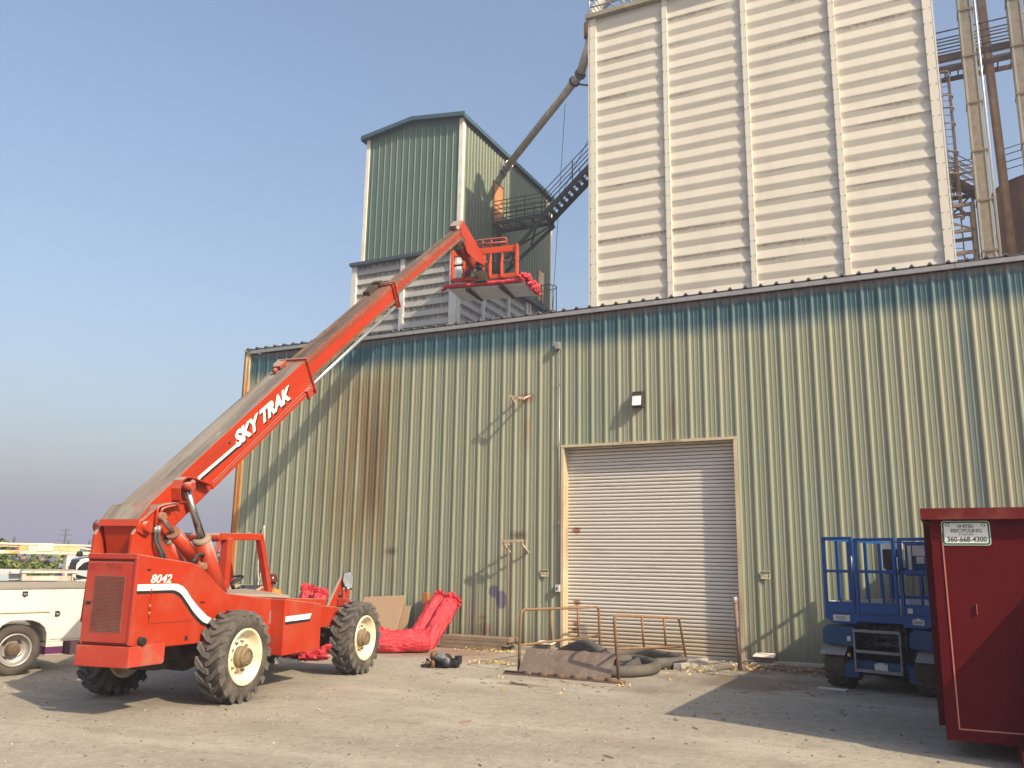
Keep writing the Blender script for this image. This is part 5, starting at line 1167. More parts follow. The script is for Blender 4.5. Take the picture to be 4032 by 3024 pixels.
SIGN = paint('white sign sheet', (.66, .68, .66), .35, 0, .02)
GRN = paint('green sign border', (.015, .12, .045), .4, 0, .05)
def rrect(x0, x1, z0, z1, r, y, n=6):
    P = []
    for cx_, cz_, a0 in ((x1-r, z1-r, 0), (x0+r, z1-r, 90), (x0+r, z0+r, 180), (x1-r, z0+r, 270)):
        for i in range(n+1): a = R(a0+90*i/n); P.append((cx_+r*math.cos(a), y, cz_+r*math.sin(a)))
    return P
sx0, sx1, sz0, sz1 = 16.005, 16.43, 1.985, 2.2365-.015
sg = MB().prism(rrect(sx0, sx1, sz0, sz1, .03, CY-.008), (0, .006, 0)).build('sign_plate', SIGN, co, True)
B = MB(); a = rrect(sx0+.006, sx1-.006, sz0+.006, sz1-.006, .026, CY-.0095); c_ = rrect(sx0+.021, sx1-.021, sz0+.021, sz1-.021, .014, CY-.0095)
n = len(a); B.add(a+c_, [(i, (i+1) % n, n+(i+1) % n, n+i) for i in range(n)]); B.build('border', GRN, sg, True, fix=False)
def wl(name, s, x, z, w_, h, mt, y=CY-.0095, **k):
    off = OFF[sg.name]
    return lettering(name, s, mt, sg, face_mat(Vector((x, y, z))-off, (1, 0, 0), (0, 0, 1)), w_, h, **k)
wl('sign_shadow', 'UNITED', 16.146, 2.1545, .142, .032, INK, bold=.02); wl('sign_lettering', 'UNITED', 16.1415, 2.1585, .142, .030, paint('grey sign lettering', (.45, .48, .46), .5), CY-.0115, bold=.005)
wl('sign_shadow', 'RECYCLING', 16.088, 2.110, .268, .035, INK, bold=.02); wl('sign_lettering', 'RECYCLING', 16.0825, 2.1145, .268, .032, bpy.data.materials['grey sign lettering'], CY-.0115, bold=.005)
wl('sign_small_line', '& CONTAINER', 16.155, 2.082, .128, .016, INK)
wl('phone_number', '360-668-4300', 16.05, 2.020, .345, .050, INK, bold=.012)
for cx_ in (16.062, 16.374):
    B = MB()
    for k in range(3):
        a0 = k*2.094+.5; A = [(cx_+.020*math.cos(a0+i*.32), CY-.0095, 2.185+.020*math.sin(a0+i*.32)) for i in range(6)]; C2 = [(cx_+.011*math.cos(a0+i*.32), CY-.0095, 2.185+.011*math.sin(a0+i*.32)) for i in range(6)]
        B.add(A+C2, [(i, i+1, 7+i, 6+i) for i in range(5)])
    B.build('recycling_arrows', GRN, sg, True, fix=False)

# ------------------------------------------------------------------ blue scissor lift
BL = paint('bright blue lift paint', (.005, .065, .24), .45, 0, .12, 3, dirt=(.03, .09, .24), da=.4, ds=3)
BLD = paint('dusty blue chassis paint', (.012, .06, .14), .55, 0, .15, 3, dirt=(.09, .12, .15), da=.5, ds=2.5)
GYD = paint('dirty grey step', (.21, .21, .20), .7, .1, .2, 5, dirt=(.33, .32, .3), da=.5, ds=6)
li = thing('scissor_lift', 'blue lowered scissor lift with railed platform parked beside the red container', 'scissor lift', (15.005, -2.905, 0), R(-19.885))
# local: x along the end face, y away from the camera
def tube_sq(B, p, q, s_=.045): B.beam(p, q, s_, s_)
LD = 2.3
B = MB()
B.prism([(-.73, -.1, 1.11), (-.73, -.1, 1.03), (-.61, -.1, .95), (-.24, -.1, .955), (-.24, -.1, .985), (.44, -.1, .985), (.44, -.1, .94), (.79, -.1, .94), (.88, -.1, 1.01), (.88, -.1, 1.11)], (0, .12, 0))
B.bx(-.73, .88, .02, LD, 1.02, 1.10); B.build('platform_deck', BL, li, bevel=.006)
B = MB(); B.bx(-.70, .85, -.03, LD-.05, 1.105, 1.115); B.build('platform_floor', paint('dusty platform floor', (.25, .23, .2), .85, 0, .3, 6), li)
B = MB()
for x0, x1, zt, dy in ((-.715, -.235, 2.205, -.1), (-.20, .415, 2.18, -.13), (.445, .87, 2.18, -.1)):
    for x in (x0+.022, x1-.022): tube_sq(B, (x, dy, 1.12), (x, dy, zt))
    tube_sq(B, (x0, dy, zt), (x1, dy, zt)); tube_sq(B, (x0, dy, 1.715), (x1, dy, 1.715)); B.bx(x0+.01, x1-.01, dy-.01, dy+.01, 1.115, 1.25); tube_sq(B, (x0, dy, 1.25), (x1, dy, 1.25), .03)
B.build('end_railing', BL, li, bevel=.004)
B = MB()
for x in (-.70, .86):
    for y in (.35, .75, 1.35, 1.9, LD-.03): tube_sq(B, (x, y, 1.12), (x, y, 2.20))
    tube_sq(B, (x, -.08, 2.20), (x, LD, 2.20)); tube_sq(B, (x, -.08, 1.715), (x, LD, 1.715))
for x in (-.70, -.2, .35, .86): tube_sq(B, (x, LD, 1.12), (x, LD, 2.20))
tube_sq(B, (-.70, LD, 2.2), (.86, LD, 2.2)); tube_sq(B, (-.70, LD, 1.715), (.86, LD, 1.715)); tube_sq(B, (.86, LD, 1.3), (-.7, LD, 1.3), .05)
B.build('side_railing', BL, li)
B = MB(); B.bx(-.705, -.69, -.02, LD, 1.12, 1.27); B.bx(.85, .865, -.02, LD, 1.12, 1.27); B.bx(-.7, .86, LD-.02, LD, 1.12, 1.27); B.build('toe_board', paint('scraped toe board', (.52, .53, .53), .6, 0, .1, 4, dirt=(.04, .1, .3), da=.7, ds=2.5), li)
B = MB()
for x, z in ((-.24, 1.9), (.44, 1.88)): B.tube(catmull([(x, -.14, z-.2), (x+.015, -.17, z-.1), (x, -.14, z+.05)], 5), .012, 6)
B.build('gate_handle', CHROME, li)
B = MB(); B.bx(.08, .36, .2, .26, 1.76, 2.05); B.build('manual_box', paint('black manual box', (.03, .028, .025), .6, 0, .4, 8), li, bevel=.012)
B = MB(); B.bx(.06, .36, .27, .29, 2.05, 2.14); B.bx(.45, .50, .22, .24, 1.75, 2.1); B.bx(.52, .72, .22, .235, 1.95, 2.10); B.bx(.57, .68, .22, .237, 1.84, 1.94); B.build('paper_notice', paint('stained paper notices', (.55, .52, .50), .7, 0, .1, 6, dirt=(.3, .27, .25), da=.4, ds=8), li)
B = MB(); B.bx(.40, .76, .245, .26, 1.66, 2.12); B.bx(.1, .4, .265, .28, 1.68, 1.78); B.build('control_panel_back', BLD, li)
B = MB(); B.ball((.80, .2, 1.9), .07, 2, (.7, .7, 2.0), .5, 2, 3); B.tube(catmull([(.8, .15, 1.8), (.84, .1, 1.72), (.8, .08, 1.63), (.81, .1, 1.55)], 5), .02, 6); B.build('control_box', BLACK, li)
B = MB()
for x0, x1 in ((-.80, -.29), (.50, .92)): B.prism([(x0, -.08, .65), (x0, -.08, .85), (x0+.09, -.08, .925), (x1, -.08, .90), (x1, -.08, .62)], (0, 1.9, 0))
B.build('side_cover', BLD, li, bevel=.008)
B = MB(); B.bx(-.78, .90, .0, 2.2, .30, .42); B.bx(-.50, -.28, -.05, .1, .18, .38); B.bx(.45, .62, -.05, .1, .18, .38); B.bx(-.27, .39, -.06, .05, .30, .43); B.bx(-.28, .42, .4, 2.0, .42, .92); B.build('chassis', BLD, li, bevel=.006)
B = MB(); B.bx(-.45, .6, .3, 1.9, .2, .6); B.build('undercarriage', DARK, li)
B = MB()
for z in (.86, .57, .30):
    B.bx(-.285, .40, -.16, -.10, z-.02, z+.02)
B.bx(-.29, -.265, -.15, -.11, .28, .88); B.bx(.385, .41, -.15, -.11, .28, .88); B.build('ladder', GYD, li, bevel=.004)
SC = paint('black scissor arms', (.06, .06, .058), .55, 0, .3, 5)
B = MB()
for z in (.90, .78, .67):
    B.tube([(-.26, .12, z), (.42, .12, z)], .036, 10)
    for x in (-.2, -.08, .1, .24, .34): B.tube([(x, .12, z), (x+.07, .12, z)], .05, 12)
    for x in (-.22, -.09, .25, .37):
        P = [(x-.04, .04, z-.06), (x+.05, .04, z-.06), (x+.05, .04, z+.06), (x-.04, .04, z+.06)]; B.tube(P+[P[0]], .008, 5)
B.build('scissor_arms', SC, li)
for x0, x1, z0 in ((-.84, -.44, .49), (.58, .95, .48)):
    B = MB(); B.hexa([(x0, -.14, z0), (x1, -.14, z0), (x1, .0, z0+.14), (x0, .0, z0+.14), (x0, -.125, z0), (x1, -.125, z0), (x1, .015, z0+.14), (x0, .015, z0+.14)]); B.build('mudguard', GYD, li, bevel=.004)
LT = paint('muddy lift tyre', (.065, .052, .036), .9, 0, .3, 4, dirt=(.13, .105, .07), da=.6, ds=3)
for y0 in (.18, 1.85):
    for x0, sd in ((-.82, -1), (.52, 1)):
        B = MB(); W_ = .34; o_ = (x0, y0+.05, .325)
        B.lathe([(.18, .0), (.24, -.01), (.29, .02), (.305, .06), (.305, W_-.06), (.29, W_-.02), (.24, W_+.01), (.18, W_)], o_, (1, 0, 0), 40)
        for i in range(16):
            for h in (0, 1):
                t0 = 2*math.pi*(i+.5*h)/16; q0, q1 = (.15, -.0) if h == 0 else (W_-.15, W_)
                P = lambda r, t_, q: (o_[0]+q, o_[1]+r*math.sin(t_), o_[2]+r*math.cos(t_))
                B.hexa([P(.295, t0-.05, q0), P(.295, t0+.05, q0), P(.285, t0+.27, q1), P(.285, t0+.15, q1), P(.328, t0-.035, q0), P(.328, t0+.035, q0), P(.322, t0+.25, q1), P(.322, t0+.17, q1)])
        wt = B.build('tyre', LT, li)
        B = MB(); B.lathe([(.18, .02), (.18, .1), (.05, .12), (.0, .12)] if sd < 0 else [(.18, W_-.02), (.18, W_-.1), (.05, W_-.12), (0, W_-.12)], o_, (1, 0, 0), 24); B.build('rim', GYD, wt)
B = MB()
DE = paint('white decal sheet', (.55, .56, .54), .5, 0, .08, 6, dirt=(.3, .3, .3), da=.4, ds=12)
for q in ((-.60, -.34, -.105, -.101, .985, 1.075), (.58, .74, -.105, -.101, .985, 1.075), (.53, .60, -.125, -.115, 1.14, 1.21), (-.03, .16, -.066, -.061, .315, .42), (-.41, -.36, -.088, -.083, .70, .77)):
    B = MB(); B.bx(*q); B.build('decal', DE, li)
B = MB(); B.bx(-.59, -.35, -.108, -.106, 1.076, 1.084); B.bx(.58, .63, -.108, -.106, 1.06, 1.074); B.bx(.69, .735, -.108, -.106, 1.06, 1.074); B.bx(-.03, .015, -.069, -.067, .405, .418); B.bx(.11, .155, -.069, -.067, .405, .418)
for i in range(4): B.bx(.595, .725, -.108, -.106, 1.0+.012*i, 1.005+.012*i)
for i in range(3): B.bx(-.55, -.40, -.108, -.106, 1.005+.018*i, 1.011+.018*i)
B.build('decal_print', INK, li)
B = MB(); B.bx(-.41, -.365, -.11, -.09, .48, .53); B.build('warning_tag', paint('yellow tag', (.45, .3, .06), .6), li)
B = MB(); B.tube([(-.39, -.1, .68), (-.388, -.1, .53)], .006, 5); B.build('tag_cord', BLACK, li)
tag(MB().hexa([(14.15, -2.95, .005), (14.55, -3.08, .005), (14.58, -3.0, .005), (14.18, -2.86, .005), (14.15, -2.95, .03), (14.55, -3.08, .022), (14.58, -3.0, .03), (14.18, -2.86, .02)]).build('wheel_chock', DE), 'flat pale board wedged under the blue lift tyre', 'wheel chock')
# ------------------------------------------------------------------ white service truck
TW = paint('cream white truck paint', (.66, .62, .545), .35, 0, .03, 1.2, dirt=(.62, .54, .42), da=.3, ds=1.5)
DPL = paint('aluminium tread plate', (.33, .31, .285), .5, .45, .12, 8, dirt=(.22, .20, .17), da=.4)
tr = thing('service_truck', 'cream white utility truck body with tread plate top parked behind the orange lift truck', 'truck', (3.45, -8.21, 0), R(-13))
# local: x towards the camera side, y towards the truck's tail, z up
arch = [(.345, .47), (.335, .60), (.29, .70), (.20, .77), (.10, .805), (-.05, .82), (-.22, .81), (-.33, .75), (-.43, .62), (-.47, .47)]
B = MB(); B.prism([(-.012, y, z) for y, z in [(-2.0, .47), (-2.0, 1.27), (.935, 1.27), (.935, .47)] + arch], (-.5, 0, 0))
B.prism([(-1.4, y, z) for y, z in [(-2.0, .47), (-2.0, 1.27), (.935, 1.27), (.935, .47)] + arch], (-.5, 0, 0)); B.bx(-1.4, -.5, -2.0, .92, .62, .70); B.bx(-1.9, -.01, -2.02, -1.95, .5, 1.27)
body = B.build('body', TW, tr, bevel=.008)
B = MB()
B.bx(-.012, .004, .385, .92, .505, 1.252); B.bx(-.012, .004, -1.9, .345, .93, 1.252); B.bx(-.005, .014, -1.9, .35, .915, .926)
dr = B.build('compartment_door', TW, tr, bevel=.005)
B = MB(); P = [(.012, y, z) for y, z in arch]; B.tube(P, .012, 6, cap=False); B.build('arch_lip', TW, body)
for y, z, tp_ in ((-.055, 1.19, 0), (.455, .885, 1)):
    B = MB(); q = [(-.045, .045), (.045, .045), (.045, -.03), (0, -.055), (-.045, -.03)] if not tp_ else [(-.04, .05), (.03, .05), (.055, 0), (.03, -.05), (-.04, -.05)]
    B.prism([(.004, y+a*.9, z+c_*.9) for a, c_ in q], (.010, 0, 0)); h = B.build('paddle_latch', BLACK, dr, bevel=.004)
    B = MB(); B.bx(.014, .019, y-.025, y+.025, z-.012, z+.012); B.ball((.016, y, z-.02), .007, 1); B.build('latch_paddle', GALV, h)
B = MB(); B.bx(-.52, .012, -2.0, .92, 1.268, 1.285); B.bx(.0, .014, -2.0, .92, 1.285, 1.355); B.bx(-.5, .014, -2.0, .92, 1.355, 1.372)
B.cur = 1
for i in range(48):
    for j in range(2): y = .9-i*.055+(.027 if j else 0); z = 1.305+j*.03; B.beam((.015, y-.009, z-.006), (.015, y+.009, z+.006), .004, .006)
B.build('tread_plate_lid', [DPL, paint('bright tread lozenge', (.5, .49, .47), .4, .5, .1)], tr)
B = MB(); B.bx(-.18, -.05, -.42, .42, 1.373, 1.383); B.build('dark_strip', BLACK, tr)
B = MB(); B.bx(-.06, .03, .90, .98, .47, .54); B.bx(-1.9, -.02, .93, .97, .46, .50); B.build('tail_bracket', paint('rusty tail bracket', (.2, .16, .13), .7, .3, .3, 6), tr, bevel=.006)
B = MB()
for y in (.12, .90): B.bx(-.70, -.62, y, y+.06, 1.25, 1.50)
B.bx(-.70, -.60, .10, .98, 1.49, 1.525); B.bx(-.68, -.66, .14, .94, 1.27, 1.45); B.bx(-1.2, -1.12, .14, .96, 1.48, 1.51)
B.build('bed_rack', paint('rust streaked white rack', (.52, .50, .46), .6, 0, .1, 3, dirt=(.24, .14, .06), da=.8, ds=5, streak=True), tr, bevel=.004)
B = MB(); B.bx(-1.5, -1.15, .33, 1.17, 1.50, 1.545); B.build('far_lid', DPL, tr)
B = MB(); B.prism([(-1.25, -.05, 1.36), (-1.25, .33, 1.37), (-1.25, .33, 1.545), (-1.25, .02, 1.545)], (-.02, 0, 0)); B.prism([(-.9, .98, 1.37), (-.9, 1.1, 1.38), (-.6, 1.08, 1.38), (-.5, .92, 1.40), (-.9, .92, 1.52)], (0, .02, 0)); B.prism([(-.75, .95, 1.49), (-.75, 1.22, 1.42), (-.75, 1.22, 1.535), (-.75, .95, 1.535)], (-.02, 0, 0))
B.build('side_panel', paint('bluish grey sheet', (.40, .43, .46), .5, .1, .1), tr)
B = MB(); B.bx(-1.05, -.82, -.2, .0, 1.3, 1.46); B.build('bed_bin', paint('blue grey bin', (.30, .36, .40), .6), tr)
TT = paint('truck tyre rubber', (.07, .06, .05), .85, 0, .3, 4, dirt=(.17, .145, .115), da=.6)
ALU = paint('dull steel wheel', (.44, .43, .41), .4, .5, .08, 3, dirt=(.25, .22, .18), da=.4)
def truck_wheel(par, x_out, yc, rad, s_):
    B = MB(); o = (x_out, yc, rad-.005); ax = (-1 if s_ > 0 else 1, 0, 0); r0 = rad*.63
    B.lathe([(r0, .05), (r0+.012, .01), (r0+.05, .0), (rad-.05, .012), (rad-.012, .03), (rad, .06), (rad, .22), (rad-.02, .25), (r0, .24)], o, ax, 48)
    for i in range(60):
        t0 = 2*math.pi*i/60; c = [(x_out+ax[0]*q, yc+rr*math.sin(t0+e), o[2]+rr*math.cos(t0+e)) for rr in (rad-.004, rad+.006) for q, e in ((.025, -.025), (.025, .025), (.10, .025), (.10, -.025))]; B.hexa(c)
    w_ = B.build('wheel', TT, par)
    B = MB(); B.lathe([(r0+.004, .03), (r0+.004, .008), (r0-.012, .004), (r0-.022, .03), (r0-.03, .07), (r0-.045, .10), (r0-.06, .105), (r0-.075, .12), (.10, .155), (.085, .15)], o, ax, 44); rim = B.build('rim', ALU, w_)
    B = MB()
    for i in range(4):
        t0 = 2*math.pi*(i+.45)/4; c = Vector((x_out+ax[0]*.134, yc+.155*math.sin(t0), o[2]+.155*math.cos(t0))); u = Vector((0, math.cos(t0), -math.sin(t0))); v = Vector((0, math.sin(t0), math.cos(t0)))
        B.add([c+u*.045*math.cos(k*.45)+v*.022*math.sin(k*.45) - Vector((ax[0]*.012, 0, 0)) + Vector((ax[0]*.012*math.sin(k*.45)*.9, 0, 0)) for k in range(14)], [tuple(range(14))])
    B.build('hand_hole', DARK, rim)
    B = MB(); B.lathe([(.10, .16), (.095, .05), (.07, .03), (.0, .03)], o, ax, 20)
    for i in range(8): t0 = i*math.pi/4; B.ball((x_out+ax[0]*.03, yc+.05*math.sin(t0), o[2]+.05*math.cos(t0)), .012, 1)
    B.build('hub', paint('rusty axle hub', (.13, .09, .06), .8, .1, .3, 8, dirt=(.24, .19, .15), da=.5), w_)
truck_wheel(tr, -.03, -.08, .375, 1); truck_wheel(tr, -1.87, -.08, .375, -1); truck_wheel(tr, -.03, -3.5, .375, 1); truck_wheel(tr, -1.87, -3.5, .375, -1)
B = MB(); B.bx(-1.3, -1.2, -4.0, .9, .42, .56); B.bx(-.7, -.6, -4.0, .9, .42, .56); B.tube([(-1.85, -.08, .37), (-.1, -.08, .37)], .07, 10); B.ball((-.95, -.08, .37), .17, 2); B.bx(-1.5, -.35, -.6, .6, .5, .6); B.build('chassis', DARK, tr)
B = MB(); B.prism([(-.06, y, z) for y, z in ((-2.06, .5), (-2.06, 1.25), (-2.12, 1.68), (-2.3, 1.74), (-2.9, 1.74), (-3.25, 1.25), (-4.1, 1.12), (-4.2, .9), (-4.2, .5))], (-1.78, 0, 0)); cb = B.build('cab', TW, tr, bevel=.05)
B = MB(); B.prism([(-.055, y, z) for y, z in ((-2.2, 1.27), (-2.22, 1.64), (-2.85, 1.64), (-3.1, 1.27))], (-.01, 0, 0)); B.hexa([(-.15, -3.262, 1.27), (-1.75, -3.262, 1.27), (-1.75, -2.93, 1.71), (-.15, -2.93, 1.71), (-.15, -3.25, 1.27), (-1.75, -3.25, 1.27), (-1.75, -2.92, 1.70), (-.15, -2.92, 1.70)]); B.build('window', GLASS, cb)
o = thing('carton', 'purple and white printed carton on the ground under the truck body', 'carton', (1.02, -5.9, 0))
PUR = paint('purple carton print', (.09, .022, .085), .7)
B = MB(); B.box((1.0, -5.93, .2), (.34, .3, .4), Matrix.Rotation(R(-13), 3, 'Z')); B.build('box', paint('white carton', (.55, .53, .52), .8), o, True)
B = MB(); B.box((1.0, -5.93, .075), (.346, .306, .13), Matrix.Rotation(R(-13), 3, 'Z')); B.build('printed_band', PUR, o, True)
o = tag(MB().box((1.35, -5.62, .2), (.3, .4, .4), Matrix.Rotation(R(-13), 3, 'Z')).build('carton', paint('maroon carton', (.07, .04, .05), .8)), 'dark maroon carton beside the purple and white one under the truck', 'carton')
o = tag(MB().box((.62, -6.15, .17), (.26, .3, .34), Matrix.Rotation(R(-13), 3, 'Z')).build('carton', paint('grey white carton', (.40, .41, .43), .8)), 'plain pale carton just behind the truck wheel', 'carton')

# bucket truck beyond it: only cab, post and stowed boom show
bt = thing('bucket_truck', 'white bucket truck with a rusty stowed lattice boom lying above the service truck', 'truck', (3.45, -8.21, 0), R(-13))
RW = paint('rust eaten white boom', (.64, .58, .47), .45, 0, .04, 2, dirt=(.62, .40, .2), da=.5, ds=4, chips=(.36, .12, .03))
RWR = paint('heavy rust on cream', (.66, .45, .24), .7, 0, .2, 5, dirt=(.34, .12, .03), da=.95, ds=6)
X0, X1 = -2.62, -2.44
B = MB(); B.bx(X0, X1, -3.2, 2.35, 1.795, 1.855); B.bx(X0, X1, -3.2, 2.35, 1.95, 1.985); B.bx(X0, X1-.01, .78, 1.34, 1.855, 1.95); B.bx(X0-.02, X1+.015, 1.03, 1.33, 1.845, 1.99); B.bx(X0+.03, X1-.03, -3.2, .78, 1.915, 1.94); B.beam((X1-.03, 1.8, 1.93), (X1-.03, 2.26, 1.865), .03, .028); B.build('boom', RW, bt, bevel=.008)
for q in ((.74, .90, 1.858, 1.948), (1.34, 1.80, 1.862, 1.947), (2.26, 2.34, 1.85, 1.95), (.52, .76, 1.80, 1.85)):
    B = MB(); B.bx(X0+.01, X1+.004, *q); B.build('rusty_plate', RWR, bt)
B = MB(); B.lathe([(.052, 0), (.052, .05), (.04, .055), (.0, .055)], (X1, 1.80, 1.815), (1, 0, 0), 24); B.build('pivot', BLACK, bt)
B = MB()
for y, z in ((.86, 1.72), (1.17, 1.70)): B.ball((X1-.06, y, z), .05, 2, (1, 1.3, 1), .4, 2, int(y*9)); B.tube([(X1-.06, y, z), (X1-.06, y+.02, 1.8)], .015, 6); B.tube([(X1-.06, y-.07 if y < 1 else y+.03, z-.005), (X1-.06, y-.03 if y < 1 else y+.075, z-.005)], .03, 10)
B.build('work_lamp', paint('dusty lamp bracket', (.2, .17, .12), .6, .2), bt)
B = MB(); B.prism([(X0+.02, 1.60, .9), (X0+.02, 1.60, 1.80), (X0+.02, 1.78, 1.80), (X0+.02, 1.68, 1.70), (X0+.02, 1.665, .9)], (.14, 0, 0)); B.build('boom_rest', TW, bt, bevel=.01)
B = MB(); cx0, cx1 = -3.25, -2.5
B.prism([(cx1, y, z) for y, z in ((.6, .5), (.6, .95), (1.0, 1.05), (1.68, 1.2), (1.80, 1.60), (1.90, 1.72), (2.05, 1.762), (2.35, 1.785), (3.2, 1.785), (3.3, 1.7), (3.35, .5))], (cx0-cx1, 0, 0)); cb = B.build('cab', TW, bt, bevel=.04)
B = MB(); B.prism([(cx1+.012, y, z) for y, z in ((1.74, 1.36), (1.84, 1.56), (1.93, 1.655), (2.08, 1.70), (2.6, 1.715), (2.6, 1.36))], (-.02, 0, 0)); B.hexa([(cx1-.06, 1.665, 1.30), (cx0+.06, 1.665, 1.30), (cx0+.06, 1.86, 1.71), (cx1-.06, 1.86, 1.71), (cx1-.06, 1.68, 1.30), (cx0+.06, 1.68, 1.30), (cx0+.06, 1.88, 1.70), (cx1-.06, 1.88, 1.70)]); B.build('window', GLASS, cb)
B = MB(); B.bx(cx1+.12, cx1+.15, 1.62, 1.74, 1.42, 1.66); B.tube([(cx1, 1.75, 1.45), (cx1+.13, 1.7, 1.5)], .012, 6); B.build('wing_mirror', BLACK, bt, bevel=.01)
B = MB(); B.bx(cx0, cx1, 3.4, 6.2, .55, 1.1); B.bx(cx0+.3, cx1-.3, .4, 6.2, .4, .55); B.build('flatbed', TW, bt)
for y in (.95, 5.0): truck_wheel(bt, cx1-.02, y, .4, 1); truck_wheel(bt, cx0+.02, y, .4, -1)

# ------------------------------------------------------------------ people
def skin_mesh(name, mat, nodes, edges, parent, root=0, sub=2):
    bm = bmesh.new(); ly = bm.verts.layers.skin.verify(); vs = []
    for i, (c, r) in enumerate(nodes):
        v = bm.verts.new(c); v[ly].radius = (r, r) if not isinstance(r, tuple) else r; v[ly].use_root = (i == root); vs.append(v)
    for a, c in edges: bm.edges.new((vs[a], vs[c]))
    me = bpy.data.meshes.new(name); bm.to_mesh(me); bm.free(); me.materials.append(mat)
    o = bpy.data.objects.new(name, me); COL.objects.link(o); o.parent = parent
    o.modifiers.new('skin', 'SKIN').use_smooth_shade = True
    s = o.modifiers.new('sub', 'SUBSURF'); s.levels = sub; s.render_levels = sub
    return o
SKIN = paint('skin', (.30, .155, .095), .55, 0, .06); HIVIS = paint('orange high visibility shirt', (.80, .20, .012), .7, 0, .08, 5); JEAN = paint('dark work trousers', (.05, .06, .085), .85, 0, .2, 8); HELM = paint('glossy maroon hard hat', (.10, .022, .018), .18, 0, .1, 3); BOOT = paint('brown boots', (.08, .05, .03), .8); HAIR = paint('dark hair', (.015, .012, .01), .7)
def person(label, loc, rz, k, sit=False, tilt=0.0):
    p = thing('person', label, 'person', loc, rz)
    V = lambda x, y, z: (x*k, y*k, z*k)        # local: +x is where the person faces, z up, 1.75 m tall before scaling
    hz = .95 if not sit else .12; lean = .03 if not sit else -.03
    pel = V(0, 0, hz); wa = V(lean*.5, 0, hz+.17); ch = V(lean, 0, hz+.38); nk = V(lean+.03+tilt*.3, 0, hz+.53); hd = V(lean+.07+tilt, 0, hz+.645-tilt*.2); ht = V(lean+.06+tilt*1.2, 0, hz+.735-tilt*.3); chin = V(lean+.12+tilt, 0, hz+.60-tilt*.4)
    n = [(pel, .13*k), (wa, .125*k), (ch, .145*k), (nk, .055*k), (hd, .085*k), (ht, .07*k), (chin, .045*k)]; e = [(0, 1), (1, 2), (2, 3), (3, 4), (4, 5), (4, 6)]
    sh = []; tz = []
    for s in (-1, 1):
        if sit: el = V(.14, s*.24, hz+.2); wr = V(.38, s*.15, hz+.25); hn = V(.45, s*.13, hz+.27); kn = V(.46, s*.12, hz+.05); an = V(.52, s*.12, hz-.38); to = V(.68, s*.13, hz-.42)
        else: el = V(.05, s*.27, hz+.18); wr = V(.24, s*.22, hz+.06); hn = V(.31, s*.20, hz+.03); kn = V(.05, s*.10, .50); an = V(.0, s*.10, .09); to = V(.16, s*.12, .04)
        b0 = len(n); S = V(lean, s*.185, hz+.43)
        n += [(S, .062*k), (el, .042*k), (wr, .030*k), (hn, (.028*k, .042*k))]; e += [(2, b0), (b0, b0+1), (b0+1, b0+2), (b0+2, b0+3)]
        sh.append((S, el, tuple(Vector(el).lerp(Vector(wr), .8))))
        d = (Vector(hn)-Vector(wr)).normalized(); sd = d.cross(Vector((0, 0, 1))).normalized()
        for i, L_ in enumerate((.062, .075, .08, .072, .058)):
            off = sd*(i-2)*.02*k if i else -sd*.035*k; dd = (d + (-sd*.8 if i == 0 else Vector((0, 0, 0)))).normalized()
            r0 = Vector(hn)+off*.8+(d*.02*k if i else -d*.01*k); r1 = r0+dd*L_*.55*k; r2 = r1+(dd+Vector((0, 0, -.6))).normalized()*L_*.5*k
            q = len(n); n += [(tuple(r0), .012*k), (tuple(r1), .010*k), (tuple(r2), .008*k)]; e += [(b0+3, q), (q, q+1), (q+1, q+2)]
        b1 = len(n); hp = V(.0 if not sit else .05, s*.095, hz-.05); n += [(hp, .095*k), (kn, .062*k), (an, .045*k), (to, .038*k)]; e += [(0, b1), (b1, b1+1), (b1+1, b1+2), (b1+2, b1+3)]
        tz.append((hp, kn, an, to))
    skin_mesh('body', SKIN, n, e, p)
    n = [(V(0, 0, hz+.02), .155*k), (wa, .15*k), (ch, .165*k), (V(lean+.01, 0, hz+.49), .085*k)]; e = [(0, 1), (1, 2), (2, 3)]
    for S, el, wr in sh: b0 = len(n); n += [(S, .082*k), (el, .06*k), (wr, .045*k)]; e += [(2, b0), (b0, b0+1), (b0+1, b0+2)]
    skin_mesh('shirt', HIVIS, n, e, p)
    n = [(V(0, 0, hz+.06), .15*k), (pel, .155*k)]; e = [(0, 1)]
    for hp, kn, an, to in tz: b0 = len(n); n += [(hp, .115*k), (kn, .085*k), (tuple(Vector(kn).lerp(Vector(an), .9)), .068*k)]; e += [(1, b0), (b0, b0+1), (b0+1, b0+2)]
    skin_mesh('trousers', JEAN, n, e, p)
    for hp, kn, an, to in tz: skin_mesh('boot', BOOT, [(tuple(Vector(an)+Vector((0, 0, .04*k))), .058*k), (an, .055*k), (to, .05*k)], [(0, 1), (1, 2)], p)
    H = Vector(ht); B = MB(); T_ = Matrix.Rotation(tilt*2.2, 3, 'Y')
    prof = [(.001, .125), (.05, .118), (.09, .095), (.115, .055), (.122, .0), (.128, -.02), (.150, -.028), (.150, -.034), (.12, -.03)]
    b0 = len(B.v); B.lathe(prof, (0, 0, 0), (0, 0, 1), 28)
    for i in range(b0, len(B.v)):
        q = Vector(B.v[i]); 
        if q.z < -.01: q.x *= 1.22 if q.x > 0 else 1.0
        q.x *= 1.08; B.v[i] = tuple(H + T_ @ (q*k))
    B.bx(*(0,)*6) if False else None
    B.build('hard_hat', HELM, p)
    B = MB(); hc = Vector(hd); B.ball(hc+T_ @ (Vector((.098, 0, .0))*k), .018*k, 1, (1, .8, 1.3))
    for s in (-1, 1): B.ball(hc+T_ @ (Vector((.0, s*.088, .0))*k), .026*k, 1, (.8, .4, 1.2))
    B.build('face', SKIN, p)
